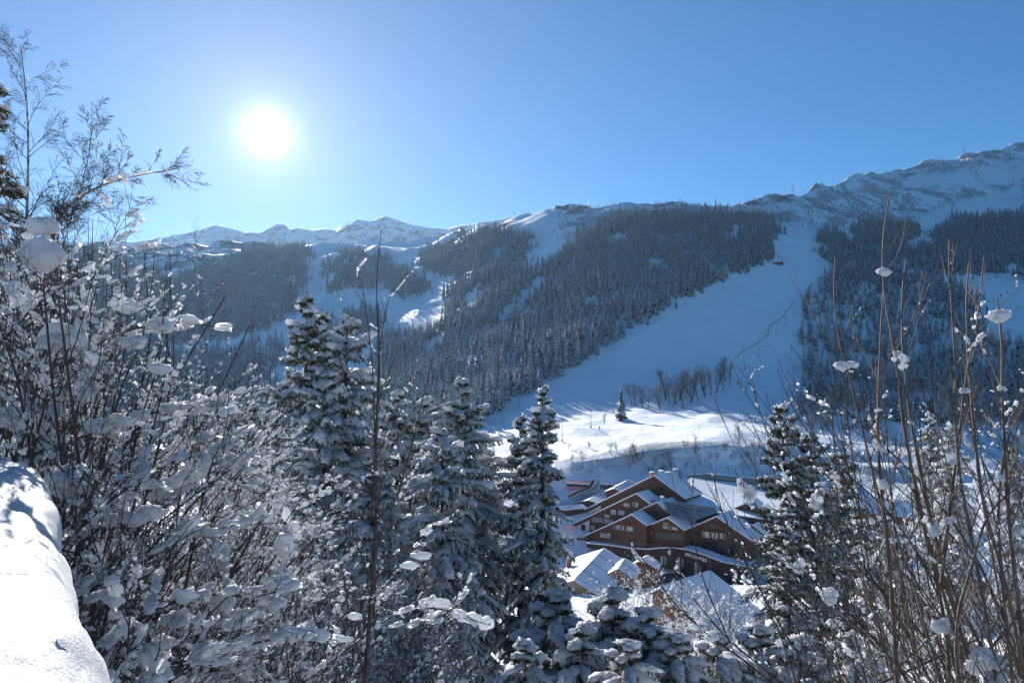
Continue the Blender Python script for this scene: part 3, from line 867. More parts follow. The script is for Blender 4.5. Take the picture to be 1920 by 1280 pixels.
def gable(apex, Y, left, right, L, base, windows=(), beams=(), wallcut=0.8, white=None):
    A = at(*apex, Y); Lp = onplane(*left, A); Rp = onplane(*right, A)
    F = -E2 * 1.1
    # wall
    w = MB()
    li = Lp + (A - Lp) * (wallcut / max((A - Lp).length, 1)); ri = Rp + (A - Rp) * (wallcut / max((A - Rp).length, 1))
    ins = UP * 0.25
    def dn(P): return Vector((P.x, P.y, base))
    w.prism([dn(li), dn(ri), ri - ins, A - ins, li - ins], E2 * L)
    cpart(w, 'gable_wall', CLAD)
    # roof slabs with their snow
    for side in (Lp, Rp):
        q = [A + F, side + F, side + E2 * L, A + E2 * L]
        rf = MB(); rf.prism([p + UP * 0.0 for p in q], UP * 0.28)
        ro = cpart(rf, 'roof', DARKW)
        sn = MB(); sn.prism([p + UP * 0.285 for p in [A + F * 1.12, side + F * 1.12, side + E2 * (L + .1), A + E2 * (L + .1)]], UP * 0.42)
        so = cpart(sn, 'roof_snow', ROOF_SNOW); so.parent = ro; so.matrix_parent_inverse = Matrix.Identity(4)
        bb = MB(); G = F * 1.02
        bb.prism([A + G + UP * 0.26, side + G + UP * 0.26, side + G - UP * 0.75, A + G - UP * 0.75], -E2 * 0.14)
        cpart(bb, 'bargeboard', BARGE)
    for wd in windows:
        x, y, ww, hh = wd[:4]
        window(A, *c6(x, y), ww, hh, dark=(len(wd) > 4 and wd[4]), panes=wd[5] if len(wd) > 5 else 2)
    for (x1, y1, x2, y2, th) in beams:
        P = onplane(*c6(x1, y1), A) - E2 * 0.12; Q = onplane(*c6(x2, y2), A) - E2 * 0.12
        d = (Q - P).normalized(); s = d.cross(E2)
        bm_ = MB(); bm_.prism([P - s * th / 2, Q - s * th / 2, Q + s * th / 2, P + s * th / 2], -E2 * 0.25)
        cpart(bm_, 'beam', BARGE)
    return A, Lp, Rp

G1 = gable((1228.5, 892), 290, (1077, 967), (1287, 936), 16.5, -66,
           [(690, 292, 1.8, 1.6, True), (718, 280, 1.8, 1.6, True), (748, 262, 1.6, 1.8, True), (776, 248, 1.6, 1.8, True), (950, 250, 3.0, 1.6, True, 3)])
G2 = gable((1195.5, 926), 281, (1066, 988), (1221.6, 946), 9.5, -70,
           [(408, 495, 1.5, 1.5), (434, 497, 1.5, 1.5), (462, 499, 1.5, 1.5), (502, 508, 2.0, 1.5), (545, 514, 1.8, 1.4), (515, 470, 2.0, 1.3), (525, 440, 1.6, 1.3, True), (568, 434, 2.0, 1.7), (634, 440, 2.6, 1.5), (675, 375, 2.2, 1.1), (748, 374, 2.2, 1.6), (400, 562, 1.6, 1.6), (436, 566, 1.8, 1.6, True)],
           [(375, 585, 375, 505, .5), (484, 560, 484, 445, .4), (598, 500, 598, 390, .4), (718, 460, 718, 320, .45), (380, 540, 590, 545, .35), (490, 480, 700, 480, .3), (600, 410, 860, 405, .3), (690, 345, 830, 345, .35)])
G3 = gable((1234.3, 942.5), 275, (1183, 966), (1262, 967), 17, -70,
           [(905, 438, 2.6, 1.2, True, 3), (960, 448, 2.2, 1.2, True), (866, 497, 2.2, 1.3)],
           [(870, 405, 1000, 415, .35), (850, 420, 850, 500, .35)])
G4 = gable((1187.3, 965.4), 271, (1098, 1005.5), (1215, 986), 8, -70,
           [(590, 556, 1.8, 1.4), (625, 560, 1.8, 1.4), (652, 565, 1.0, 1.4), (702, 575, 2.4, 1.7), (478, 620, 1.6, 1.7), (505, 622, 1.6, 1.7), (530, 626, 1.2, 1.7), (575, 632, 2.0, 1.8, True)],
           [(550, 660, 550, 555, .45), (667, 620, 667, 490, .45), (400, 608, 560, 602, .3), (560, 600, 830, 590, .35), (680, 512, 790, 517, .3)])
G5 = gable((1253.7, 971), 266, (1155, 1013.5), (1286, 995), 12, -66,
           [(1000, 547, 2.4, 1.8, False, 3), (1050, 560, 1.5, 1.3), (1078, 566, 1.3, 1.2), (840, 598, 1.4, 1.4), (868, 598, 1.4, 1.5)],
           [(890, 690, 890, 570, .7), (1022, 690, 1022, 600, .6), (900, 592, 1150, 600, .5), (950, 530, 1110, 560, .35), (1030, 600, 1030, 510, .4)])
G6 = gable((1345.4, 969), 261, (1265, 1004), (1414, 1016), 13, -66.5,
           [(1325, 618, 2.4, 2.0, False, 3), (1398, 628, 2.2, 1.9, False, 3), (1462, 632, 2.0, 1.7), (1250, 602, 1.9, 1.8, True), (1385, 547, 3.8, 1.7, True, 3), (1490, 570, 2.4, 1.4, True), (1325, 560, 1.6, 1.5, True)],
           [(1285, 740, 1285, 545, .7), (1432, 760, 1432, 490, .7), (1140, 700, 1140, 620, .7), (1280, 655, 1560, 690, .5), (1230, 580, 1570, 600, .35), (1350, 520, 1520, 535, .3), (1475, 580, 1540, 586, .35)])
G7 = gable((1401.5, 943.6), 277, (1359, 962), (1446, 985), 12, -64, [(1600, 440, 3.0, 1.6, True, 2), (1690, 440, 2.4, 1.6, True)], [(1580, 410, 1740, 420, .35)])
G8 = gable((1413, 985), 264, (1392, 995), (1436, 1003), 7, -66, [], [])

# white rendered end wall with a door, under the long eaves
A2 = G2[0] - E2 * 0.4
wm = MB(); ps = [onplane(1080, 994, A2), onplane(1105, 994, A2), onplane(1105, 975, A2), onplane(1084, 984, A2)]
wm.prism(ps, E2 * 0.3); cpart(wm, 'white_end_wall', RENDER)
window(A2, 1094.5, 988, 1.8, 2.4, True, 2, 0.5)
A1 = G1[0] - E2 * 0.4
wm = MB(); wm.prism([onplane(1080, 974.5, A1), onplane(1126, 953.5, A1), onplane(1126, 948, A1), onplane(1082, 970, A1)], E2 * 0.3); cpart(wm, 'white_end_wall', RENDER)

# flat snow-covered hall roof, its duct, and the glazed canopy
def slabz(name, pts, thick, mat, parent=None):
    b = MB(); b.prism([Vector(p) for p in pts], (0, 0, thick)); return cpart(b, name, mat, parent)
hall = [at(1226, 936, 285), at(1348, 962, 268), at(1446, 975, 268), at(1478, 921, 316), at(1296, 896.5, 323), at(1258, 905, 308)]
slabz('hall_roof_snow', hall, 0.5, ROOF_SNOW)
slabz('hall_body', [Vector((p.x, p.y, p.z - 13)) for p in hall], 12.9, DARKW)
d_ = MB(); d_.tube([at(1290, 895, 325), at(1330, 893.5, 326), at(1400, 901, 322), at(1480, 912, 318)], [1.25, 1.4, 1.4, 1.4], 10)
cpart(d_, 'roof_duct', GREENM, smooth=True)
d_ = MB(); d_.tube([at(1290, 891, 325.4), at(1330, 889, 326.4), at(1400, 896.5, 322.4), at(1480, 907.5, 318.4)], [0.4, .55, .5, .5], 6)
cpart(d_, 'duct_snow', ROOF_SNOW, smooth=True)
cp = [at(1219, 940, 279), at(1341, 954.5, 267.5), at(1345, 961, 266), at(1297, 977, 264), at(1258, 965, 267)]
g_ = MB(); g_.prism(cp, (0, 0, 0.12)); can = cpart(g_, 'glass_canopy', CANOPY)
b_ = MB()
for f in (0.2, 0.4, 0.6, 0.8):
    p = cp[0].lerp(cp[4], f) if f < .9 else cp[4]; q = cp[1].lerp(cp[3], f)
    b_.bar(p + UP * 0.22, q + UP * 0.22, 0.10, 4)
b_.bar(cp[0] + UP * .35, cp[1] + UP * .35, 0.35, 6); b_.bar(cp[0].lerp(cp[1], .45) + UP * .2, cp[3] + UP * .2, .09, 4); b_.bar(cp[0].lerp(cp[1], .2) + UP * .2, cp[4] + UP * .2, .09, 4)
cpart(b_, 'canopy_bars', STEEL)
# chimneys and roof lights on the top gable
for px, py, Y, s_ in [(1222, 889, 296, 1.5), (1239.5, 886, 303, 1.6), (1252, 889, 297, 1.7), (1266.5, 883, 305, 1.7)]:
    P = at(px, py, Y); c = MB(); c.box(P - UP * .4, (s_, s_, 2.6), 0); c.box(P + UP * 1.0, (s_ + .3, s_ + .3, .25), 1)
    cpart(c, 'chimney', [METAL if px != 1222 else BRICKY, ROOF_SNOW])
P = at(1242, 938, 279); c = MB(); c.bar(P - UP * 1.2, P + UP * 1.2, .9, 8); c.box(P + UP * 1.5, (1.3, 1.3, .8), 1); cpart(c, 'roof_vent', [METAL, ROOF_SNOW])
Rg = (G1[2] - G1[0]); nrm1 = Rg.cross(E2).normalized(); nrm1 = nrm1 if nrm1.z > 0 else -nrm1
for a_, b_ in ((.38, .62), (.44, .72), (.36, .86), (.3, .9)):
    P = G1[0] + Rg * a_ + E2 * 16.5 * b_ + UP * .70
    c = MB(); dx = Rg.normalized() * .45; dy = E2 * .5
    c.prism([P - dx - dy, P + dx - dy, P + dx + dy, P - dx + dy], nrm1 * .08); cpart(c, 'roof_light', METAL)

# terrace, canopy fascia with the name, columns, glazed ground floor
def band(pts, thick, name, mat, dz=0.0):
    b = MB()
    for (p, q) in zip(pts[:-1], pts[1:]):
        A, B = at(p[0], p[1], p[3]), at(q[0], q[1], q[3]); C_, D = at(p[0], p[2], p[3]), at(q[0], q[2], q[3])
        C_ = Vector((A.x, A.y, C_.z)); D = Vector((B.x, B.y, D.z))
        b.prism([C_, D, B, A], (0, thick, 0))
    return cpart(b, name, mat)
up_b = [(1082, 1007.5, 1011.5, 284), (1140, 1012.5, 1017, 280)]
band(up_b, .4, 'upper_fascia', DARKW)
lo_b = [(1100, 1018.5, 1022, 279), (1140, 1022, 1030, 275), (1180, 1028, 1040, 270), (1215, 1030, 1042.5, 267), (1240, 1027.5, 1041, 265), (1262, 1027, 1043, 263), (1290, 1031, 1049, 258), (1322, 1041, 1059, 253), (1352, 1053, 1069, 248), (1400, 1063, 1080, 240)]
band(lo_b, .5, 'lower_fascia', DARKW)
top = [at(p[0], p[1], p[3]) for p in lo_b]
sn = MB()
for (a, b) in zip(top[:-1], top[1:]):
    a2, b2 = a + E2 * 6 + UP * .1, b + E2 * 6 + UP * .1
    sn.prism([a + UP * .02 - Vector((0, .1, 0)), b + UP * .02 - Vector((0, .1, 0)), b2, a2], (0, 0, .38))
cpart(sn, 'terrace_snow', ROOF_SNOW)
rl = MB()
tp = [at(*c6(520, 668), 275), at(*c6(620, 676), 272), at(*c6(740, 690), 268), at(*c6(950, 700), 264)]
for a, b in zip(tp[:-1], tp[1:]): rl.bar(a, b, .07, 4); rl.bar(a - UP * .5, b - UP * .5, .05, 4)
for t_ in range(12):
    k = t_ / 11 * 2.999; i = int(k); p = tp[i].lerp(tp[i + 1], k - i); rl.bar(p, p - UP * 1.1, .05, 4)
cpart(rl, 'terrace_railing', STEEL)
wl_ = MB(); wl_.prism([at(*c6(950, 702), 264), at(*c6(1140, 712), 259), at(*c6(1140, 728), 259), at(*c6(950, 718), 264)], (0, .3, 0)); cpart(wl_, 'terrace_parapet', DARKW)
lw = MB(); lw.prism([onplane(*c6(905, 600), G5[0] - E2 * .3), onplane(*c6(1130, 615), G5[0] - E2 * .3), onplane(*c6(1130, 665), G5[0] - E2 * .3), onplane(*c6(905, 648), G5[0] - E2 * .3)], E2 * .1); cpart(lw, 'loggia_shade_sheet', DPANE)  # dark sheet on the facade stands in for shade inside the open loggia
lw = MB(); lw.prism([onplane(*c6(680, 640), G5[0] - E2 * .3), onplane(*c6(760, 615), G5[0] - E2 * .3), onplane(*c6(760, 685), G5[0] - E2 * .3), onplane(*c6(680, 668), G5[0] - E2 * .3)], E2 * .1); cpart(lw, 'loggia_shade_sheet', DPANE)  # second dark sheet, loggia shade put in as colour
for x in (768, 787): 
    p = onplane(*c6(x, 618), G5[0] - E2 * .8); q = onplane(*c6(x, 685), G5[0] - E2 * .8); c = MB(); c.bar(p, q, .42, 8); cpart(c, 'column', COLUMN)
gl = MB()
for x1, x2 in ((1160, 1270), (1295, 1420), (1440, 1590)):
    a, b = onplane(*c6(x1, 665), G6[0] - E2 * .3), onplane(*c6(x2, 690), G6[0] - E2 * .3)
    gl.prism([Vector((a.x, a.y, -66.4)), Vector((b.x, b.y, -66.4)), b, a], E2 * .1)
cpart(gl, 'ground_floor_glazing', DPANE)
gw = MB()
back = [at(p[0], p[2], p[3]) + Vector((2.0, 4.5, 0)) for p in lo_b]
for a, b in zip(back[1:-1], back[2:]): gw.prism([Vector((a.x, a.y, -76)), Vector((b.x, b.y, -76)), b + UP * .5, a + UP * .5], (0, .2, 0))
cpart(gw, 'concourse_glazing', DPANE)
for x, y1, y2, Yc, rr in [(733, 765, 800, 270, .38), (862, 783, 800, 269, .34), (892, 775, 815, 269, .36), (965, 820, 868, 264, .45), (993, 795, 860, 268, .38), (1022, 785, 838, 270, .34), (1103, 828, 925, 261, .50), (1135, 800, 880, 265, .42), (1152, 800, 880, 267, .36), (1243, 855, 945, 258, .52), (1275, 850, 940, 260, .4), (690, 755, 790, 271, .34)]:
    px, py = c6(x, y1); p = at(px, py - 6, Yc); q = at(*c6(x, y2), Yc); q = Vector((p.x, p.y, q.z))
    c = MB(); c.bar(p, q, rr, 10); cpart(c, 'column', COLUMN, smooth=True)
pl = MB(); pv = [at(1130, 1050, 264), at(1400, 1090, 244), at(1430, 1070, 262), at(1130, 1030, 292)]
pl.prism([Vector((p.x, p.y, -86)) for p in pv], (0, 0, 11.2)); cpart(pl, 'plinth', STONE)
# emblem and lettering on the fascia
def on_band(px):
    for p, q in zip(lo_b[:-1], lo_b[1:]):
        if p[0] <= px <= q[0]:
            f = (px - p[0]) / (q[0] - p[0]); Y = p[3] + (q[3] - p[3]) * f
            return at(px, (p[1] + p[2]) / 2 * (1 - f) + (q[1] + q[2]) / 2 * f, Y)
P = on_band(1256); e = MB(); s_ = 1.15
e.prism([P + Vector((-s_, -.14, 0)), P + Vector((0, -.14, -s_)), P + Vector((s_, -.14, 0)), P + Vector((0, -.14, s_))], (0, .1, 0)); cpart(e, 'emblem', LETTER)
word = 'PARC OLYMPIQUE'
for k, ch in enumerate(word):
    if ch == ' ': continue
    px = 1286 + 37.5 * k / (len(word) - 1)
    P = on_band(px); Pn = on_band(px + 1.0)
    cu = bpy.data.curves.new('letter', 'FONT'); cu.body = ch; cu.size = 1.55; cu.extrude = 0.05; cu.align_x = 'CENTER'; cu.align_y = 'CENTER'
    cu.offset = 0.03
    o = obj('letter', cu)
    bpy.context.view_layer.update()
    me = bpy.data.meshes.new_from_object(o); bpy.data.objects.remove(o); bpy.data.curves.remove(cu)
    me.name = 'letter'; me.materials.append(LETTER)
    o = obj('letter', me, centre)
    o.matrix_parent_inverse = Matrix.Translation(-Vector(centre.location))
    d = (Pn - P); o.rotation_euler = (R(90), 0, math.atan2(d.y, d.x)); o.location = P + Vector((0, -.12, .1))

# ------------------------------------------------------------------ lower roofs and chalets
def plain(o): return o
def house(name, label, A, B, wl, wr, drop_l, drop_r, base, walls, cat='chalet', chim=(), wins=(), roofsnow=0.45, seams=0, group=None, over=0.7):
    """gabled house: ridge from A to B, roof planes to the left and right of the line of travel A->B"""
    t = empty(name, ((A.x + B.x) / 2, (A.y + B.y) / 2, base))
    tag(t, label, cat, group)
    inv = Matrix.Translation(-Vector(t.location))
    def add(mb, nm, mat, parent=None, smooth=False):
        o = mb.build(nm, mat, None, smooth)
        if parent: o.parent = parent
        else: o.parent = t; o.matrix_parent_inverse = inv
        return o
    d = Vector((B.x - A.x, B.y - A.y, 0)).normalized(); n = Vector((-d.y, d.x, 0))   # n: left of travel
    A2, B2 = A - d * over, B + d * over
    w = MB()
    for (P, Q) in ((A, B),):
        ring = [P + n * (wl - over) - UP * (drop_l * (wl - over) / wl), P, P - n * (wr - over) - UP * (drop_r * (wr - over) / wr)]
        ring = [r_ - UP * 0.1 for r_ in ring]
        bot = [Vector((ring[2].x, ring[2].y, base)), Vector((ring[0].x, ring[0].y, base))]
        w.prism(ring + bot, Vector((Q.x - P.x, Q.y - P.y, Q.z - P.z)))
    add(w, 'wall', walls)
    for sgn, ww, dr in ((1, wl, drop_l), (-1, wr, drop_r)):
        e0, e1 = A2 + n * sgn * ww - UP * dr, B2 + n * sgn * ww - UP * dr
        r_ = MB(); r_.prism([A2, B2, e1, e0], UP * .22); ro = add(r_, 'roof', DARKW)
        s_ = MB(); v = d * .08; nn = n * sgn * .1
        # softly uneven snow blanket
        nu, nv = max(4, int((B2 - A2).length / 1.5)), 8
        g = []
        for i in range(nu + 1):
            for j in range(nv + 1):
                p = (A2 - v).lerp(B2 + v, i / nu); q = (e0 + nn - v).lerp(e1 + nn + v, i / nu); c = p.lerp(q, j / nv)
                edge = min(1, min(i, nu - i) * 1.2 + .35, (nv - j) * 1.0 + .45)
                g.append(c + UP * (.225 + roofsnow * edge * (1 + .25 * mnoise.noise(c * .5))))
        nvv = nv + 1; base_pts = []
        for i in range(nu + 1):
            for j in range(nv + 1):
                p = (A2 - v).lerp(B2 + v, i / nu); q = (e0 + nn - v).lerp(e1 + nn + v, i / nu); base_pts.append(p.lerp(q, j / nv) + UP * .222)
        Q = [(i * nvv + j, (i + 1) * nvv + j, (i + 1) * nvv + j + 1, i * nvv + j + 1) for i in range(nu) for j in range(nv)]
        s_.add(g, Q)
        rim = [(i, 0) for i in range(nu + 1)] + [(nu, j) for j in range(1, nv + 1)] + [(i, nv) for i in range(nu - 1, -1, -1)] + [(0, j) for j in range(nv - 1, 0, -1)]
        idx = [i * nvv + j for i, j in rim]
        k = len(idx)
        s_.add([g[i] for i in idx] + [base_pts[i] for i in idx], [(i, (i + 1) % k, k + (i + 1) % k, k + i) for i in range(k)])
        so = add(s_, 'roof_snow', ROOF_SNOW, ro, True)
        for q_ in range(seams):
            f = (q_ + 1) / (seams + 1)
            p = A2.lerp(B2, f) + UP * .8; r2 = e0.lerp(e1, f) + UP * .72
            sm = MB(); sm.bar(p, r2, .07, 4); add(sm, 'snow_bar', DARKW, ro)
    for (f, sgn, off, h_, s_, kind) in chim:
        P = A.lerp(B, f) + n * sgn * off - UP * (off * (drop_l / wl if sgn > 0 else drop_r / wr))
        c = MB(); c.box(P + UP * (h_ / 2 - .5), (s_, s_, h_ + 1), 0); c.box(P + UP * (h_ + .12), (s_ + .35, s_ + .35, .22), 1); c.box(P + UP * (h_ + .5), (s_ * .8, s_ * .8, .5), 2)
        add(c, 'chimney', [BRICKY if kind else RENDER, METAL, ROOF_SNOW])
    for (end, x, z, ww, hh) in wins:
        E = A if end == 0 else B; dd = -d if end == 0 else d
        P = E + dd * .06 + n * x + UP * z
        f_ = MB(); g_ = MB()
        for s2 in (-1, 1):
            f_.prism([P + n * (s2 * ww / 2 - .08) - UP * hh / 2, P + n * (s2 * ww / 2 + .08) - UP * hh / 2, P + n * (s2 * ww / 2 + .08) + UP * hh / 2, P + n * (s2 * ww / 2 - .08) + UP * hh / 2], dd * .08)
            f_.prism([P - n * (ww / 2 + .09) + UP * (s2 * hh / 2 - .08), P + n * (ww / 2 + .09) + UP * (s2 * hh / 2 - .08), P + n * (ww / 2 + .09) + UP * (s2 * hh / 2 + .08), P - n * (ww / 2 + .09) + UP * (s2 * hh / 2 + .08)], dd * .09)
        fo = add(f_, 'window', FRAME)
        g_.prism([P - n * (ww / 2 - .09) - UP * (hh / 2 - .09), P + n * (ww / 2 - .09) - UP * (hh / 2 - .09), P + n * (ww / 2 - .09) + UP * (hh / 2 - .09), P - n * (ww / 2 - .09) + UP * (hh / 2 - .09)], dd * .03)
        add(g_, 'pane', DPANE, fo)
    return t

OCHRE = flat('ochre_wall', (0.36, 0.24, 0.15), 0.85, 0.12, 1.0)
WOODW = wood('chalet_wood', (0.16, 0.07, 0.04))
house('chalet', 'two-chimney chalet with half-sunlit snowy roof planes just below the sports centre', at(1133, 1030, 232), at(1078, 1088, 204), 9.0, 9.5, 4.6, 3.8, -74, OCHRE, chim=((.42, -1, 8.0, 3.2, 1.6, 1), (.15, 1, 9, 1.4, 1.7, 0)), seams=3, wins=((1, 2, -4, 1.2, 1.2), (1, -2, -4, 1.2, 1.2)))
house('chalet', 'small ochre-walled chalet roof with a snow bar stepping down behind the leafless hedge', at(1172, 1049, 226), at(1160, 1066, 214), 5, 5, 3.0, 3.0, -78, OCHRE, chim=(), seams=1, wins=((1, 0, -2.5, 1.2, 1.2),))
house('hut', 'little brown hut with a thick snow cap in front of the columned concourse', at(1216, 1044.5, 238), at(1206, 1049.5, 229), 4.2, 3.6, 2.4, 2.0, -72, WOODW, 'hut', roofsnow=.7, seams=0)
house('chalet', 'chalet roof in blue shade with a sharp snowy ridge in front of the concourse', at(1240, 1103, 150), at(1331, 1074, 166), 3, 14, 2, 7.5, -62, WOODW, seams=0, chim=())
house('apartment_house', 'long white-walled apartment house with a shaded blue roof, behind the bare stems on the right', at(1660, 985, 172), at(1935, 1010, 162), 8, 14, 5, 9.5, -58, RENDER, 'apartment house', seams=2,
      chim=((.3, 1, 3, 2.0, 1.6, 0), (.7, 1, 3, 2.0, 1.6, 0)))
house('chalet', 'chalet with a sunlit snow roof beyond the long apartment house', at(1600, 930, 292), at(1740, 945, 282), 11, 12, 4, 4.5, -68, WOODW, seams=1, chim=((.5, -1, 3, 2.0, 1.4, 1),))
ah_eave_l, ah_eave_r = at(1716, 1064, 155.5), at(1860, 1090, 147)
bt = empty('balcony_row', (ah_eave_l + ah_eave_r) / 2); tag(bt, 'dark timber balcony range under the eaves of the long white house', 'balcony')
for k in range(6):
    p = ah_eave_l.lerp(ah_eave_r, k / 6); q = ah_eave_l.lerp(ah_eave_r, (k + .86) / 6)
    b_ = MB(); b_.prism([p - UP * 2.6, q - UP * 2.6, q - UP * .2, p - UP * .2], (0, .4, 0)); o = b_.build('bay', DPANE, None); o.parent = bt; o.matrix_parent_inverse = Matrix.Translation(-Vector(bt.location))
    b_ = MB(); b_.prism([p - UP * 2.7 - Vector((0, .5, 0)), q - UP * 2.7 - Vector((0, .5, 0)), q - UP * 1.8 - Vector((0, .5, 0)), p - UP * 1.8 - Vector((0, .5, 0))], (0, .12, 0)); o = b_.build('railing', WOODW, None); o.parent = bt; o.matrix_parent_inverse = Matrix.Translation(-Vector(bt.location))
# low roofs behind the left end of the centre
house('annexe', 'low annexe with a seamed snowy roof tucked behind the left end of the long gables', at(1178, 900, 330), at(1152, 916, 318), 8, 5, 2.6, 2, -66, CLAD, 'annexe', seams=5, roofsnow=.2)
house('annexe', 'broad low annexe, half sunlit, between the covered stairway and the long gables', at(1128, 922, 328), at(1104, 938, 316), 9, 9, 1.8, 2.6, -68, CLAD, 'annexe', seams=5, roofsnow=.2)
house('annexe', 'lowest shed roof with a dark eave beside the left spruce', at(1090, 946, 313), at(1048, 950, 307), 3.5, 4, 1.2, 1.6, -72, DARKW, 'shed', seams=4, roofsnow=.25)
st = empty('covered_stairway', at(1092, 926, 328)); tag(st, 'covered stairway climbing beside the half-sunlit annexe', 'stairway'); inv = Matrix.Translation(-Vector(st.location))
pts = [at(1069, 935, 322), at(1111, 916, 331), at(1118, 904, 336)]
for a, b in zip(pts[:-1], pts[1:]):
    d = Vector((b.x - a.x, b.y - a.y, 0)).normalized(); n = Vector((-d.y, d.x, 0))
    for nm, off, hw, dz, th, mt in (('flight', 0, 1.3, 0, .3, METAL), ('side_wall', 1.4, .12, .3, 1.1, DARKW), ('side_wall', -1.4, .12, .3, 1.1, METAL), ('snow_strip', 0, .8, .31, .2, ROOF_SNOW)):
        m_ = MB(); m_.prism([a + n * (off - hw) + UP * dz, b + n * (off - hw) + UP * dz, b + n * (off + hw) + UP * dz, a + n * (off + hw) + UP * dz], UP * th)
        o = m_.build(nm, mt); o.parent = st; o.matrix_parent_inverse = inv
# rubble walls
rs = np.random.RandomState(4)
def rubble(label, a, b, h):
    t = empty('stone_wall', a.lerp(b, .5)); tag(t, label, 'stone wall'); inv = Matrix.Translation(-Vector(t.location))
    m_ = MB(); d = (b - a); n = 60
    for i in range(n):
        for r_ in range(3):
            c = a + d * ((i + rs.uniform(.2, .8)) / n) + UP * (h * (r_ + .5) / 3 - 0.2) + Vector((0, rs.uniform(-.2, .2), 0))
            m_.box(c, (d.length / n * rs.uniform(.8, 1.1), .9, h / 3 * rs.uniform(.8, 1.1)), 0)
    o = m_.build('boulders', STONE); o['kind'] = 'stuff'; o.parent = t; o.matrix_parent_inverse = inv
    m_ = MB(); m_.tube([a.lerp(b, k / 12) + UP * (h + rs.uniform(-.1, .15)) for k in range(13)], [rs.uniform(.35, .6) for _ in range(13)], 6); o = m_.build('snow_cap', ROOF_SNOW, None, True); o.parent = t; o.matrix_parent_inverse = inv
rubble('rubble retaining wall left of the covered stairway', at(1062, 911, 336), at(1108, 914, 334), 1.6)
rubble('rubble retaining wall right of the covered stairway', at(1126, 914, 334), at(1160, 915, 333), 1.8)
def net(label, a, b, h, n=8, name='safety_net', cat='safety net'):
    t = empty(name, a.lerp(b, .5)); tag(t, label, cat); inv = Matrix.Translation(-Vector(t.location))
    for k in range(n + 1):
        p = a.lerp(b, k / n); m_ = MB(); m_.bar(p - UP * .3, p + UP * (h + .2), .06, 5); o = m_.build('post', STEEL); o.parent = t; o.matrix_parent_inverse = inv
    m_ = MB()
    for k in range(n * 4 + 1):
        p = a.lerp(b, k / (n * 4)); m_.bar(p + UP * .1, p + UP * h, .05, 3)
    for z in np.linspace(.1, h, 6): m_.bar(a + UP * z, b + UP * z, .055, 3)
    o = m_.build('netting', RED); o.parent = t; o.matrix_parent_inverse = inv
net('red safety netting above the rubble wall left of the stairway', at(1058, 919, 331), at(1103, 918, 331), 1.5)
net('red fence running along the upper edge beside the stairway', at(1056, 906, 337), at(1120, 905, 338), 1.2, 10)
net('short red barrier beside the white end wall of the centre', at(1056, 993, 290), at(1077, 992, 290), 1.6, 4)
net('red barrier between the spruces left of the centre', at(1034, 985, 292), at(1046, 990, 290), 1.6, 3)
# chalets glimpsed through the thicket on the left
for i, (px, py, Y, lab) in enumerate([(395, 812, 300, 'reddish chalet glimpsed through the snowy thicket on the left'), (300, 835, 270, 'chalet down in the valley, leftmost behind the thicket'), (470, 845, 250, 'lower chalet half hidden between the thicket and the big spruce')]):
    A = at(px, py, Y); B = A + Vector((6, -12, 0)); house('chalet', lab, A, B, 7, 7, 3.4, 3.4, A.z - 9, WOODW, chim=((.5, 1, 2, 1.5, 1.2, 1),), wins=((1, 2, -3.2, 1.3, 1.3), (1, -2, -3.2, 1.3, 1.3), (1, 0, -1.5, 1.2, 1.1)))
# ------------------------------------------------------------------ things standing on the slopes
def flood(px, py_top, py_base, label, heads=2, group=None):
    p = hit(px, py_base); h_ = max(4.0, (py_base - py_top) / FPX * p.y)
    t = empty('floodlight_mast', p); tag(t, label, 'floodlight', group)
    m_ = MB(); m_.tube([(0, 0, -.3), (0, 0, h_ * .5), (0, 0, h_)], [.22, .16, .12], 6); m_.build('mast', STEEL, t)
    m_ = MB(); m_.box((0, 0, h_ - .1), (2.2, .15, .15)); m_.build('crossbar', STEEL, t)
    for k in range(heads):
        m_ = MB(); x = (k - (heads - 1) / 2) * 1.3; m_.box((x, -.2, h_ + .35), (.75, .45, .55)); m_.box((x, -.2, h_ + .68), (.8, .5, .12), 1); m_.build('lamp_head', [METAL, ROOF_SNOW], t)
    m_ = MB(); m_.box((0, 0, .5), (.9, .9, 1.5)); m_.build('base_padding', BLACK, t)
GF = 'floodlight masts down the sunlit piste'
for px, a, b, lab in [(1150, 737, 775, 'floodlight mast just left of the lone spruce'), (1108, 760, 802, 'floodlight mast left of the small frosted tree'), (1054, 785, 828, 'floodlight mast beside the tip of the tall foreground spruce'),
                      (1239, 700, 734, 'floodlight mast at the left edge of the bare grove'), (997, 808, 840, 'lowest floodlight mast, between two foreground spruces')]:
    flood(px, a, b, lab, 2, GF)
GH = 'masts carrying the black cable across the piste'
HM = [(1395, 650, 680), (1422, 637, 670), (1440, 618, 653), (1457, 600, 628), (1473, 585, 611), (1488, 567, 593)]
for i, (px, a, b) in enumerate(HM):
    flood(px, a, b, ['lowest mast under the black cable, right above the grove', 'second mast up the black cable', 'third mast up the black cable, at its steep bend', 'fourth mast up the black cable', 'fifth mast up the black cable', 'topmost mast of the black cable by the leafless wood'][i], 1, GH)
cab = [(1378, 671), (1390, 661), (1400, 654), (1412, 648), (1422, 642), (1434, 634), (1441, 624), (1443, 614), (1447, 608), (1457, 602), (1466, 596), (1472, 586), (1480, 579), (1488, 566)]
pts = []
for px, py in cab:
    q = hit(px, py + 22); pts.append(at(px, py, q.y))
m_ = MB(); m_.tube(pts, [.42] * len(pts), 6); o = m_.build('cable', BLACK, None, True); tag(o, 'thick black cable looping from mast to mast down the shaded piste', 'cable')
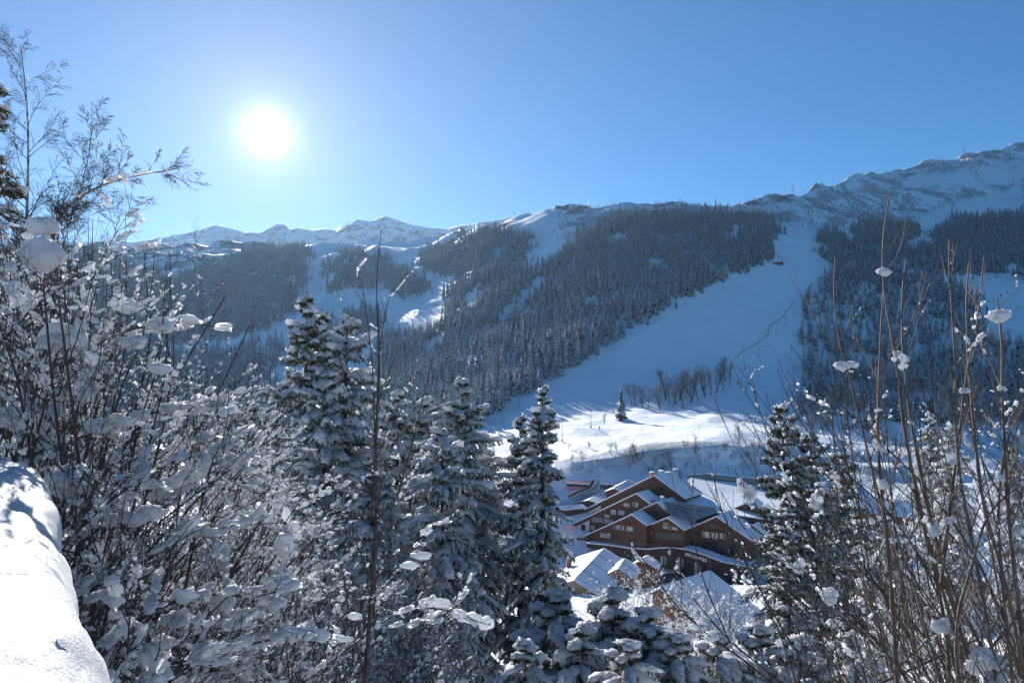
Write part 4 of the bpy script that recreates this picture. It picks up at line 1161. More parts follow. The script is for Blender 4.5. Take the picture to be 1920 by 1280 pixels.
for i, (px, a, b, lab) in enumerate([(1119, 667, 683, 'lift pole on the snow below the forest corner'), (973, 746, 764, 'lift pole at the lower forest edge left of the sunlit snow'), (942, 760, 795, 'tall pole at the bottom of the forest edge'), (1213, 603, 614, 'small pole halfway up the forest edge'), (1285, 565, 574, 'small pole where the forest edge steepens'), (1355, 535, 544, 'pole high on the forest edge'), (1408, 496, 505, 'pole below the brown piste hut')]):
    p = hit(px, b); h_ = max(4, (b - a) / FPX * p.y); t = empty('lift_pole', p); tag(t, lab, 'pole')
    m_ = MB(); m_.bar((0, 0, -.3), (0, 0, h_), .24, 6, 0, .16); m_.build('mast', STEEL, t); m_ = MB(); m_.box((0, 0, h_), (1.6, .3, .25)); m_.build('crossarm', STEEL, t)
# lattice pylons on the skyline
for px, a, b, lab in [(1106, 368, 388, 'lattice pylon on the skyline above the left end of the dense forest'), (1487, 345, 366, 'lattice pylon on the skyline over the top of the piste'), (1809, 279, 297, 'cross-armed pylon on the high right-hand crest'), (962, 397, 410, 'small lift pylon on the crest left of the snow corridor')]:
    p = hit(px, b + 2); p.z -= 1
    h_ = (b - a + 3) / FPX * p.y; t = empty('pylon', p); tag(t, lab, 'pylon')
    m_ = MB(); s_ = h_ * .10
    L4 = [(-s_, -s_), (s_, -s_), (s_, s_), (-s_, s_)]
    for x, y in L4: m_.bar((x, y, 0), (x * .25, y * .25, h_), .22, 4)
    for k in range(5):
        z0, z1 = h_ * k / 5, h_ * (k + 1) / 5; f0, f1 = 1 - .75 * k / 5, 1 - .75 * (k + 1) / 5
        for i in range(4):
            (x, y), (u, v) = L4[i], L4[(i + 1) % 4]; m_.bar((x * f0, y * f0, z0), (u * f1, v * f1, z1), .13, 3)
    m_.build('lattice', STEEL, t)
    m_ = MB(); m_.box((0, 0, h_ * .93), (h_ * .42, .3, .3)); m_.bar((-h_ * .2, 0, h_ * .93), (0, 0, h_), .12, 3); m_.bar((h_ * .2, 0, h_ * .93), (0, 0, h_), .12, 3); m_.build('crossarm', STEEL, t)
for i, (px, a, b, lab) in enumerate([(587, 500, 520, 'chairlift pylon in the left-hand snow corridor'), (592, 478, 494, 'higher chairlift pylon in the left-hand snow corridor'), (697, 515, 530, 'lift pylon below the square block of forest')]):
    p = hit(px, b); h_ = (b - a) / FPX * p.y; t = empty('lift_pylon', p); tag(t, lab, 'lift pylon')
    m_ = MB(); m_.bar((0, 0, -.5), (0, 0, h_), .5, 6, 0, .35); m_.build('mast', STEEL, t); m_ = MB(); m_.box((0, 0, h_), (5.0, .4, .4)); m_.box((-2.2, 0, h_ - .5), (.3, 3, .5)); m_.box((2.2, 0, h_ - .5), (.3, 3, .5)); m_.build('crossarm', STEEL, t)
# brown piste hut and its net
q = hit(1459, 497)
house('piste_hut', 'brown timber hut at the forest corner high on the main piste', q + Vector((-7.8, 1.8, 5.6)), q + Vector((7.2, -1.8, 5.6)), 4, 4, 2, 2, q.z - .6, WOODW, 'hut', roofsnow=.5, chim=((.35, 1, .8, .9, .8, 1),))
a, b = hit(1450, 476), hit(1479, 491); net('red safety net slanting down behind the brown piste hut', a, b, 2.6, 6)
def padd(px, py, w, h_, label, mat=ORANGE):
    p = hit(px, py); t = empty('piste_marker', p); tag(t, label, 'piste marker')
    m_ = MB(); m_.bar((0, 0, -.3), (0, 0, h_ + .6), .09, 6); m_.build('pole', STEEL, t)
    m_ = MB(); n = 8; ring = [(w * .5 * math.cos(6.283 * k / n), .45 * math.sin(6.283 * k / n), .2) for k in range(n)]; m_.prism(ring, (w * .15, 0, h_)); m_.build('padding', mat, t)
padd(1397, 692, 1.2, 3.0, 'slim orange marker on the sunlit snow above the grove end')
padd(1384, 721, 2.4, 2.6, 'wide red padded marker just right of the bare grove')
padd(1279, 768, 1.3, 2.0, 'small orange marker at the foot of the bare grove')
padd(1124, 806, .8, 2.4, 'thin red marker below the small frosted tree')
padd(1877, 557, 2.6, 5.0, 'red marker on the far-right piste', RED)
# a skier: one continuous figure
def person(px, py, label, tall=1.8, coat=(0.03, 0.03, 0.05)):
    p = hit(px, py); t = empty('person', p, 0.4); tag(t, label, 'person')
    sk = MB()
    seg = [([(0, 0, 1.0), (0, -.05, 1.25), (0, -.1, 1.48), (0, -.12, 1.55), (0, -.14, 1.66), (0, -.14, 1.80)], [.17, .19, .17, .07, .11, .04]),
           ([(0, 0, 1.0), (.11, -.12, .55), (.12, .05, .08), (.12, -.15, .04)], [.15, .11, .07, .05]), ([(0, 0, 1.0), (-.11, -.12, .55), (-.12, .05, .08), (-.12, -.15, .04)], [.15, .11, .07, .05]),
           ([(0, -.1, 1.45), (.24, -.12, 1.35), (.32, -.3, 1.1), (.34, -.48, 1.12)], [.12, .08, .06, .045]), ([(0, -.1, 1.45), (-.24, -.12, 1.35), (-.32, -.3, 1.1), (-.34, -.48, 1.12)], [.12, .08, .06, .045])]
    for P, r_ in seg: sk.tube(P, r_, 8)
    me = sk.mesh('body', [flat('ski_suit', coat, .7, .1)], True); o = obj('body', me, t)
    rm = o.modifiers.new('remesh', 'REMESH'); rm.mode = 'VOXEL'; rm.voxel_size = .045; rm.use_smooth_shade = True
    for s_ in (-1, 1):
        m_ = MB(); m_.tube([(s_ * .12, .7, .05), (s_ * .12, -.7, .03), (s_ * .12, -.95, .14)], [.05, .05, .02], 4); m_.build('ski', BLACK, t)
        m_ = MB(); m_.bar((s_ * .35, -.48, 1.14), (s_ * .5, -.1, .03), .014, 4); m_.build('ski_pole', STEEL, t)
    t.scale = (tall / 1.8,) * 3
person(1244, 611, 'lone skier in dark clothes on the upper shaded piste near the forest edge')
# snow gun with its plume
q = hit(764, 608)
t = empty('snow_gun', q); tag(t, 'snow lance leaning over the far left piste under its own plume', 'snow gun')
m_ = MB(); m_.bar((0, 0, -.5), (7.5, 0, 15), .22, 6, 0, .12); m_.build('lance', STEEL, t); m_ = MB(); m_.box((0, 0, .6), (1.2, 1.2, 1.6)); m_.build('base', METAL, t)
tip = q + Vector((7.5, 0, 15))
V, Q = [], []
m_ = MB()
pp = [tip + Vector((9, 0, 8)), tip + Vector((4, -1, 2)), tip + Vector((-3, -2, -5)), tip + Vector((-12, -4, -11)), tip + Vector((-22, -6, -17)), tip + Vector((-28, -7, -21))]
_rp = np.random.RandomState(2)
_T = np.array([(tip - pp[4])[:]]); _T /= np.linalg.norm(_T)
_pv, _pq, _pt = oblobs(np.array([((pp[0] + pp[4]) / 2)[:]]), _T, np.array([22.0]), np.array([5.0]), np.array([6.5]), _rp, 18, 14, .25)
import bmesh
_bm = bmesh.new(); _vs = [_bm.verts.new(v) for v in _pv]
for f in list(_pq) + list(_pt): _bm.faces.new([_vs[i] for i in f])
bmesh.ops.recalc_face_normals(_bm, faces=_bm.faces)
_pme = bpy.data.meshes.new('snow_plume'); _bm.to_mesh(_pme); _bm.free()
pm = bpy.data.materials.new('snow_plume'); pm.use_nodes = True; pn, pl_ = pm.node_tree.nodes, pm.node_tree.links; pn.clear()
o1 = pn.new('ShaderNodeOutputMaterial'); v1 = pn.new('ShaderNodeVolumePrincipled'); v1.inputs['Color'].default_value = (.96, .97, 1, 1); v1.inputs['Anisotropy'].default_value = .5
tcn = pn.new('ShaderNodeTexCoord'); nz_ = pn.new('ShaderNodeTexNoise'); nz_.inputs['Scale'].default_value = .22; nz_.inputs['Detail'].default_value = 4
mr = pn.new('ShaderNodeMapRange'); mr.inputs[1].default_value = .42; mr.inputs[2].default_value = .7; mr.inputs[4].default_value = .12
pl_.new(tcn.outputs['Object'], nz_.inputs[0]); pl_.new(nz_.outputs[0], mr.inputs[0]); pl_.new(mr.outputs[0], v1.inputs['Density']); pl_.new(v1.outputs[0], o1.inputs['Volume'])
_pme.materials.append(pm)
tag(obj('snow_plume', _pme), 'bright cloud of artificial snow drifting from the far left snow lance', 'snow cloud', None, 'stuff')
# the groomed ridges left on the piste
def ridge(pix_pts, name, label, r_=.5):
    P = [hit(*p) for p in pix_pts]
    m_ = MB(); m_.tube([p + UP * .0 for p in P], [r_ * .3] + [r_] * (len(P) - 2) + [r_ * .3], 6); o = m_.build(name, TERR, None, True); tag(o, label, 'snow ridge', None, 'structure')
ridge([(1188, 596), (1230, 612), (1262, 632), (1290, 630), (1318, 618)], 'snow_ridge', None, .35)
ridge([(1160, 668), (1185, 672), (1200, 690), (1212, 705)], 'snow_ridge', None, .35)
ridge([(1110, 672), (1160, 660), (1210, 622), (1260, 590), (1330, 552), (1400, 515)], 'snow_ridge', None, .6)
# ------------------------------------------------------------------ foreground: snow-laden spruces, thickets, bare shrubs
m = Mat('spruce_needles')
f = m.noise(9.0, 3, 0.6, m.coord())
m.set('Base Color', m.ramp(f, [(0.3, (0.020, 0.034, 0.014)), (0.6, (0.065, 0.085, 0.028)), (0.8, (0.15, 0.15, 0.05))])).set('Roughness', 0.6)
NEEDLE = m.m
TWIG = flat('dark_bark', (0.052, 0.042, 0.036), 0.85, 0.35, 30.0)
m = Mat('brown_bark'); co = m.coord()
f = m.noise(18.0, 5, 0.7, co)
m.set('Base Color', m.ramp(f, [(0.3, (0.045, 0.030, 0.022)), (0.55, (0.13, 0.088, 0.060)), (0.75, (0.24, 0.19, 0.15))])).set('Roughness', 0.75)
m.bump(m.noise(60, 4, .7, co), .5, .004)
BROWN = m.m
m = Mat('birch_bark'); f = m.noise(6.0, 5, 0.75, m.coord(), 1.0)
m.set('Base Color', m.ramp(f, [(0.42, (0.07, 0.055, 0.05)), (0.55, (0.42, 0.40, 0.38))])).set('Roughness', 0.8)
BIRCH = m.m
LEAF = flat('dead_leaf', (0.30, 0.16, 0.06), 0.7, 0.3, 20.0)

def snow_on(P, Rr, r, thick, prob=0.9, flat_=0.65, n=5, lump=0.45, hmin=0.0, fine=1, clamp=True):
    """lumpy ribbons of snow lying along the upper side of a batch of branches"""
    N, K, _ = P.shape
    keep = r.rand(N) < prob
    P, Rr = P[keep], Rr[keep]
    if fine > 1:   # more rings, so that the lumps follow each other closely
        K2 = (K - 1) * fine + 1; x = np.linspace(0, K - 1, K2); i = np.minimum(x.astype(int), K - 2); f = (x - i)
        P = P[:, i] * (1 - f)[None, :, None] + P[:, i + 1] * f[None, :, None]; Rr = Rr[:, i] * (1 - f)[None] + Rr[:, i + 1] * f[None]; K = K2
    T = nrm(np.gradient(P, axis=1)); hor = np.sqrt(np.clip(1 - T[..., 2] ** 2, 0, 1))
    lie = np.clip((hor - 0.35) / 0.5, hmin, 1)
    a = np.linspace(0, 1, K)[None]; end = np.sin(np.pi * np.clip(a * 0.94 + 0.05, 0, 1)) ** 0.4
    gap = np.clip(0.75 + r.normal(size=(len(P), K)) * lump, 0.12, 1.7)
    rad = thick * lie * end * gap * r.uniform(0.6, 1.3, (len(P), 1))
    if clamp: rad = np.minimum(rad, Rr * 3.2 + 0.007)
    if fine > 1: rad = rad * (r.rand(*rad.shape) < .86) + .0005
    rad[:, 0] *= 0.5; rad[:, -1] = 0.001
    C = P.copy(); C[..., 2] += Rr * 0.6 + rad * flat_ * 0.75
    C += r.normal(size=C.shape) * (rad[..., None] * 0.15)
    return tubes(C, rad, n, flat_)

def blobs(C, Rad, r, nu=9, nv=6, squash=(1, 1, .75), rough=.35):
    """batch of knobbly snow lumps"""
    N = len(C)
    th = np.linspace(0, np.pi, nv + 1)[1:-1]; ph = np.arange(nu) * 2 * np.pi / nu
    D = [(0, 0, 1.0)] + [(math.sin(t) * math.cos(p), math.sin(t) * math.sin(p), math.cos(t)) for t in th for p in ph] + [(0, 0, -1.0)]
    D = np.array(D)
    seed = r.uniform(0, 500, (N, 1))
    q = D[None] * 1.6 + seed[..., None]
    nn = vnoise(q[..., 0], q[..., 1], q[..., 2]) + 0.5 * vnoise(q[..., 0] * 2.1, q[..., 1] * 2.1, q[..., 2] * 2.1) + .3 * vnoise(q[..., 0] * 4.3, q[..., 1] * 4.3, q[..., 2] * 4.3)
    rad = (1 + rough * nn)[..., None] * np.asarray(Rad)[:, None, None] if np.ndim(Rad) == 1 else (1 + rough * nn)[..., None] * np.asarray(Rad)[:, None, :]
    V = C[:, None] + D[None] * rad * np.array(squash)
    M = len(D); nr = nv - 1
    Q, T = [], []
    for i in range(nr - 1):
        for j in range(nu): Q.append((1 + i * nu + j, 1 + (i + 1) * nu + j, 1 + (i + 1) * nu + (j + 1) % nu, 1 + i * nu + (j + 1) % nu))
    for j in range(nu): T.append((0, 1 + j, 1 + (j + 1) % nu)); T.append((M - 1, 1 + (nr - 1) * nu + (j + 1) % nu, 1 + (nr - 1) * nu + j))
    off = (np.arange(N) * M)[:, None, None]
    return V.reshape(-1, 3), (np.array(Q)[None] + off).reshape(-1, 4), (np.array(T)[None] + off).reshape(-1, 3)

def lumps_on(P, Rr, r, per, thick, stretch=(1.2, 3.0), prob=.8, pw=1.8, t0=.05, hmin=.12, **kw):
    N, K, _ = P.shape
    par = np.repeat(np.nonzero(r.rand(N) < prob)[0], per); t = r.uniform(t0, 1, len(par))
    i, f = sample_poly(P, t); a, b = P[par, i], P[par, i + 1]; c = a + (b - a) * f[:, None]; T = nrm(b - a)
    rb = Rr[par, i]
    hor = np.sqrt(np.clip(1 - T[:, 2] ** 2, 0, 1)); lie = np.clip((hor - .3) / .5, hmin, 1)
    w = thick * lie * (.28 + .95 * r.rand(len(par)) ** pw)
    h = w * r.uniform(.55, .9, len(par)); L = w * r.uniform(stretch[0], stretch[1], len(par))
    c = c + np.stack([r.normal(size=len(par)) * w * .15, r.normal(size=len(par)) * w * .15, rb * .8 + h * .55], 1)
    return oblobs(c, T, L, w, h, r, **kw)

def join(parts):
    V, Q, T, n = [], [], [], 0
    for p in parts:
        V.append(p[0]); Q.append(p[1] + n)
        if len(p) > 2: T.append(p[2] + n)
        n += len(p[0])
    return np.vstack(V), np.vstack(Q), (np.vstack(T) if T else None)

def needles(P, r, per, length, width, t0=0.0):
    """many small pointed blades standing off a batch of twigs"""
    N, K, _ = P.shape
    par = np.repeat(np.arange(N), per); t = r.uniform(t0, 1.0, len(par))
    i, f = sample_poly(P, t)
    a, b = P[par, i], P[par, i + 1]; base = a + (b - a) * f[:, None]; T = nrm(b - a)
    pr = rand_perp(T, r)
    d = nrm(T * r.uniform(0.5, 1.1, len(par))[:, None] + pr)
    s = nrm(np.cross(d, rand_perp(d, r)))
    L = length * r.uniform(0.6, 1.25, len(par)); w = width * r.uniform(0.7, 1.3, len(par))
    V = np.stack([base - s * w[:, None] * .5, base + s * w[:, None] * .5, base + d * L[:, None]], 1)
    return V.reshape(-1, 3), np.arange(len(par) * 3).reshape(-1, 3)

def big_spruce(seed, H=15.0, Lmax=2.7, snow=1.0, per=24, dz=0.34, droop=1.0, zmin=0.12, reach=3.5, twigs=14, hood=0):
    r = np.random.RandomState(seed)
    bases, dirs, Ls = [], [], []
    z = H * zmin
    while z < H - 0.15:
        f = z / H; L = Lmax * (1 - math.exp(-(H - z) / reach)) * r.uniform(.85, 1.1) + 0.07
        nb = r.randint(4, 7) if H - z > 1.2 else 3
        a0 = r.uniform(0, 6.28)
        for b in range(nb):
            a = a0 + 6.283 * b / nb + r.normal() * .2
            el = 0.75 * f ** 2 - 0.05 + r.normal() * .08
            bases.append((0, 0, min(H - .1, z + r.uniform(-.3, .3) * (dz / .34) * min(1, (H - z))))); dirs.append((math.cos(a) * math.cos(el), math.sin(a) * math.cos(el), math.sin(el)))
            Ls.append(L * r.uniform(.35, 1.25))
        z += dz * (1.0 - 0.25 * f) * r.uniform(.8, 1.2)
    bases, dirs, Ls = np.array(bases), nrm(np.array(dirs)), np.array(Ls)
    N, K = len(bases), 7
    P = np.zeros((N, K, 3)); P[:, 0] = bases; d = dirs.copy()
    fz = bases[:, 2] / H
    for k in range(1, K):
        g = droop * (0.17 * (1 - fz) + 0.04) * (1.0 if k < 6 else -.4)
        d = nrm(d + np.stack([0 * g, 0 * g, -g], 1) + r.normal(size=d.shape) * .05)
        P[:, k] = P[:, k - 1] + d * (Ls / (K - 1))[:, None]
    Rr = (0.012 + 0.010 * Ls)[:, None] * (1 - .8 * np.linspace(0, 1, K)[None])
    # side twigs lie in the plane of the bough and hang a little
    par = np.repeat(np.arange(N), twigs); t = np.tile(np.linspace(.16, .97, twigs), N) + r.uniform(-.03, .03, N * twigs); t = np.clip(t, .05, .99)
    i, f = sample_poly(P, t); a, b = P[par, i], P[par, i + 1]; base = a + (b - a) * f[:, None]; T = nrm(b - a)
    side = nrm(np.cross(T, np.array([0, 0, 1.0]))) * np.where(np.arange(N * twigs) % 2 == 0, 1, -1)[:, None]
    d = nrm(T * .75 + side + r.normal(size=T.shape) * .12); tl = Ls[par] * (.42 - .26 * t) * r.uniform(.7, 1.2, len(par)) + .05
    Kt = 4; Pt = np.zeros((len(par), Kt, 3)); Pt[:, 0] = base
    for k in range(1, Kt):
        d = nrm(d + np.array([0, 0, -.26 * droop]) + r.normal(size=d.shape) * .06); Pt[:, k] = Pt[:, k - 1] + d * (tl / (Kt - 1))[:, None]
    Rt = np.full((len(par), Kt), .006)
    tv, tq = tubes(np.array([[(0, 0, -.4), (0, 0, H * .35), (0, 0, H * .7), (0, 0, H)]], float), np.array([[.017 * H, .012 * H, .006 * H, .012]]), 8)
    trunk = mesh_np('trunk', tv, tq, None, [TWIG], True)
    bv, bq = tubes(P, Rr, 4)
    nv1, nt1 = needles(Pt, r, per, .085, .030); nv2, nt2 = needles(P, r, per * 3, .10, .032, .12)
    V = np.vstack([bv, nv1, nv2]); T_ = np.vstack([nt1 + len(bv), nt2 + len(bv) + len(nv1)])
    crown = mesh_np('crown', V, bq, T_, [NEEDLE, TWIG], False, qmat=np.ones(len(bq), int))
    s1 = snow_on(P[:, 1:], Rr[:, 1:], r, .105 * snow, .97, .72, 6, .42, clamp=False)
    s2 = snow_on(Pt, Rt + .015, r, .074 * snow, min(1, .86 * snow ** .3), .62, 5, .5, .35, clamp=False)
    pick = r.choice(N, int(N * .65), replace=False); j = r.randint(3, K, len(pick))
    s3 = blobs(P[pick, j] + np.array([0, 0, .05]), .062 * snow * r.uniform(.6, 1.5, len(pick)) * np.clip(Ls[pick], .5, 1.6), r, 7, 5, (1.1, 1.1, .8), .45)
    s4 = lumps_on(P, Rr, r, 9, .105 * snow, (1.0, 2.2), .95, 1.8, .25, .3, nu=7, nv=5, rough=.55)
    if hood:
        ph_ = r.choice(N, hood, replace=False); jj = r.randint(2, 5, hood); big = r.uniform(.12, .24, hood) * np.clip(Ls[ph_], .4, 1.2)
        s5 = blobs(P[ph_, jj] + np.array([0, 0, .02]), np.stack([big, big, big * r.uniform(.7, 1.2, hood)], 1), r, 12, 9, (1, 1, 1), .38)
        sv, sq, st_ = join([s1, s2, s3, s4, s5])
    else: sv, sq, st_ = join([s1, s2, s3, s4])
    snowm = mesh_np('snow_load', sv, sq, st_, [SNOW], True)
    return trunk, crown, snowm

SP = [big_spruce(101, Lmax=2.4, snow=1.08, droop=1.7), big_spruce(102, Lmax=2.1, snow=1.15, reach=3.6, droop=1.7), big_spruce(103, Lmax=1.35, snow=.88, dz=.34, reach=4.0, droop=1.5), big_spruce(104, Lmax=2.7, snow=1.2, droop=1.9, reach=3.4)]
SPH = big_spruce(105, H=6.0, Lmax=1.5, snow=1.0, droop=2.6, dz=.26, per=26, twigs=14, zmin=.06, reach=1.3, hood=70)
SPG = big_spruce(106, H=12.0, Lmax=1.25, snow=.66, droop=.9, per=40, dz=.36, reach=3.6)
def plant(kit, px, py, Y, label, group=None, H0=15.0, rz=None, name='spruce_tree', cat='spruce', wide=1.0, base=None):
    tip = at(px, py, Y); g = gz(tip.x, tip.y) if base is None else base
    H = tip.z - g + .2
    t = empty(name, (tip.x, tip.y, g - .2), _r.uniform(0, 6.28) if rz is None else rz)
    for nm, me in zip(('trunk', 'crown', 'snow_load'), kit): obj(nm, me, t)
    s = H / H0; t.scale = (s * wide, s * wide, s)
    tag(t, label, cat, group)
    return t
for (k, px, py, Y, lab) in [
    (2, 576, 545, 19, 'tallest foreground spruce, its slim snow-hung tip left of centre'),
    (2, 604, 578, 20.5, 'slim spruce whose tip leans close beside the tallest one'),
    (1, 650, 590, 19.5, 'snow-clad spruce right of the tallest foreground spruce'),
    (3, 545, 690, 21, 'broad snow-heavy spruce left of and behind the tallest one'),
    (3, 610, 690, 17, 'broad spruce with long hanging snow pads below the twin tips'),
    (0, 746, 735, 24, 'spruce half hidden behind the thin dark sapling'),
    (1, 800, 742, 22, 'spruce with a rounded white top between sapling and central spruce'),
    (0, 866, 712, 18.5, 'central foreground spruce with a sharp tip and heavy white boughs'),
    (3, 830, 800, 16, 'wide low spruce under the central one, thick with snow'),
    (1, 905, 835, 20, 'spruce filling the gap between the central spruce and the slim pair'),
    (2, 1017, 716, 17, 'tall slim spruce with an open top left of the sports centre'),
    (2, 977, 772, 18.5, 'smaller slim spruce left of the tall open-topped one'),
    (0, 700, 850, 15, 'low snow-laden spruce at the foot of the dark sapling'),
    (0, 480, 760, 26, 'far spruce showing between the thicket and the tall spruces')]:
    plant(SP[k], px, py, Y, lab, None, 15.0, wide=1.0)
for (px, py, Y, lab) in [(1148, 1099, 10.5, 'snow-buried young conifer below the two-chimney chalet'), (1092, 1164, 9.5, 'rounded snow-buried conifer at the foot of the slim spruce'), (1215, 1134, 10, 'snow-buried conifer with a drooping head right of the middle one'),
                         (1040, 1099, 12, 'snow-buried conifer tucked against the tall slim spruce'), (1268, 1179, 9.3, 'snow-buried conifer at the right end of the white clump'), (1175, 1194, 8.2, 'nearest snow-buried conifer at the bottom edge, like a white hood'),
                         (1345, 1179, 9.5, 'snow-buried conifer under the bare stems, left one'), (1420, 1164, 10.5, 'snow-buried conifer under the bare stems, middle one'), (1500, 1189, 9.5, 'snow-buried conifer under the bare stems, right one'), (1590, 1184, 9, 'snow-buried conifer between the dark diagonal stems'),
                         (985, 1194, 9, 'snow-buried conifer under the central spruces at the bottom edge')]:
    plant(SPH, px, py, Y, lab, None, 6.0, name='young_conifer', cat='conifer', wide=1.15)
for (px, py, Y, w, lab) in [(1466, 742, 13, 1.0, 'green spruce with little snow rising among the bare stems, right of the sports centre'), (1520, 800, 12.5, 1.15, 'green spruce just right of the taller green one'), (1578, 835, 14, 1.1, 'third green spruce, furthest right of the green three'),
                         (1478, 950, 11.5, 1.1, 'low green spruce below the tallest green one')]:
    plant(SPG, px, py, Y, lab, None, 12.0, wide=w, name='green_spruce')
plant(SP[3], 1660, 950, 26, 'white snow-hung spruce before the long apartment house', None, 15)
for (px, py, Y, k, lab) in [(1742, 775, 95, 0, 'dark spruce behind the bare stems, left of the pair'), (1782, 790, 88, 1, 'dark spruce behind the bare stems, right of the pair'), (1895, 840, 80, 0, 'dark spruce near the right edge behind the stems')]:
    plant(SP[k], px, py, Y, lab, None, 15, base=None, wide=.8)
plant(SP[2], -66, 40, 8.5, 'spruce at the left edge whose snowy boughs reach into the sky', None, 15.0, wide=1.35)

# ---------------- thickets
def shrub(seed, nst=9, L=(3.8, 5.6), lean=(0.35, 0.0), spread=.45, snow=1.0, n1=10, n2=7, n3=4, r0=.024, grav=.03, bark=TWIG, H=1.0, blobn=34, up=1.0, p3=.3):
    r = np.random.RandomState(seed)
    dirs = np.stack([lean[0] + r.normal(size=nst) * spread, lean[1] + r.normal(size=nst) * spread, np.full(nst, up)], 1)
    P0, R0 = stems(np.zeros(3) + r.normal(size=(nst, 3)) * np.array([.15, .15, 0]), dirs, r.uniform(L[0], L[1], nst), r0 * r.uniform(.7, 1.2, nst), r, 9, grav, .09, .25)
    P1, R1 = grow(P0, R0, n1, (.15, .95), (.35, .9), (.25, .5), r, 6, .04, .13, .55, .3, .003)
    P2, R2 = grow(P1, R1, n2, (.15, 1.0), (.3, .85), (.3, .6), r, 5, .02, .16, .6, .4, .0022)
    P3, R3 = grow(P2, R2, n3, (.2, 1.0), (.3, .8), (.4, .75), r, 4, .02, .18, .7, .5, .0018)
    sv, sq = tubes(P0, R0, 6); stemm = mesh_np('stems', sv, sq, None, [bark], True)
    br = join([tubes(P1, R1, 4), tubes(P2, R2, 3), tubes(P3, R3, 3)])
    tw = mesh_np('branches', br[0], br[1], None, [bark], False)
    parts = [lumps_on(P0, R0, r, 44, .032 * snow, (.8, 1.6), 1, 2.0, nu=8, nv=6, rough=.6), lumps_on(P1, R1, r, 14, .026 * snow, (.8, 1.6), .95, 2.2, nu=7, nv=5, rough=.6),
             lumps_on(P2, R2, r, 5, .0165 * snow, (.8, 1.8), .85, 2.0, rough=.55), lumps_on(P3, R3, r, 1, .013 * snow, (1.0, 2.4), .4, 1.8, nu=5)]
    if blobn:
        i = r.randint(0, len(P1), blobn); j = r.randint(1, 5, blobn)
        sz = (r.uniform(.25, 1, blobn) ** 2)[:, None] * snow
        for k_ in (-1, 0, 1):
            jj = np.clip(j + k_ * .5, 0, 4.99); ii, ff = jj.astype(int), (jj - jj.astype(int))[:, None]
            c_ = P1[i, ii] * (1 - ff) + P1[i, ii + 1] * ff
            parts.append(blobs(c_ + np.array([0, 0, .02]) + r.normal(size=c_.shape) * .012, np.stack([r.uniform(.05, .10, blobn), r.uniform(.05, .09, blobn), r.uniform(.04, .075, blobn)], 1) * sz * .85, r, 12, 9, (1, 1, 1), .4))
    j_ = join(parts); sn = mesh_np('snow_load', j_[0], j_[1], j_[2], [SNOW], True)
    return stemm, tw, sn
SH = [shrub(201 + i, lean=((.55, .5, .7, .35, .6)[i], -.05), snow=(1.0, 1.15, .9, 1.0, 1.2)[i]) for i in range(5)]
def put(kit, x, y, s, rz, label, group=None, names=('stems', 'branches', 'snow_load'), cat='shrub', name='snowy_shrub', dz=0):
    g = gz(x, y) + dz
    t = empty(name, (x, y, g - .1), rz)
    for nm, me in zip(names, kit): obj(nm, me, t)
    t.scale = (s,) * 3
    tag(t, label, cat, group)
    return t
TOPX = [-400, 0, 100, 200, 300, 400, 470, 520, 560, 640, 760, 900, 1000]
TOPY = [330, 375, 385, 435, 480, 575, 680, 790, 880, 990, 1080, 1160, 1230]
def fit_scale(kit, x, y, rz, s0=1.4, tol=.02, lines=(TOPX, TOPY)):
    """largest size at which the plant keeps under the thicket's outline"""
    me = kit[1]; co = np.zeros(len(me.vertices) * 3, np.float32); me.vertices.foreach_get('co', co); co = co.reshape(-1, 3)[::7]
    c, s_ = math.cos(rz), math.sin(rz); X = co[:, 0] * c - co[:, 1] * s_; Y_ = co[:, 0] * s_ + co[:, 1] * c
    g = gz(x, y) - .1; s = s0
    while s > .3:
        wx, wy, wz = x + X * s, y + Y_ * s, g + co[:, 2] * s
        ok = wy > .8
        px, py = pix(wx[ok], wy[ok], wz[ok])
        if (py < np.interp(px, *lines)).mean() < tol: break
        s *= .94
    return s
left = [(-3.6, 4.3, 0, 'leafless snowy shrub just beyond the snowed-up parapet'), (-4.6, 5.0, 1, 'leafless shrub with fat snow lumps behind the parapet end'), (-5.6, 6.2, 2, 'tall dark-stemmed shrub at the left edge above the parapet'),
        (-4.8, 7.0, 3, 'leafless shrub with many upright shoots against the pale sky at left'), (-3.9, 6.0, 4, 'spreading snowy shrub between the parapet and the thicket middle'), (-6.6, 8.6, 0, 'tall snowy shrub behind the left-edge spruce'),
        (-5.0, 8.8, 2, 'dense snowy shrub in the middle of the left thicket'), (-3.6, 8.2, 1, 'snowy shrub below the far left peaks, mid thicket'), (-6.3, 11, 4, 'fine-twigged snowy shrub at the back of the left thicket'),
        (-4.6, 11.5, 3, 'snowy shrub at the back of the thicket left of the spruces'), (-7.9, 12, 1, 'snowy shrub furthest back on the left'), (-3.2, 10.6, 0, 'low snowy shrub beside the foot of the tallest spruces'), (-2.9, 6.2, 3, 'low snowy shrub left of the dark sapling'),
        (-2.4, 7.6, 2, 'snowy shrub under the tallest spruces, nearest to the sapling'), (-4.3, 3.6, 2, 'snowy shrub at the far left edge beyond the parapet'), (-3.4, 5.0, 3, 'crooked snowy shrub right of the parapet'), (-1.9, 5.4, 1, 'low snowy shrub in the bottom edge left of the sapling foot'),
        (-7.2, 9.8, 3, 'snowy shrub with grey shoots behind the tall dark-stemmed one'), (-5.6, 7.6, 4, 'full snowy shrub in the upper left thicket'), (-2.0, 9.0, 4, 'snowy shrub before the twin-tipped spruces'), (-1.1, 6.8, 0, 'small snowy shrub right of the sapling foot')]
for i, (x, y, k, lab) in enumerate(left):
    rz = _r.uniform(-.6, .5); s_ = fit_scale(SH[k], x, y, rz)
    put(SH[k], x, y, s_, rz, lab)
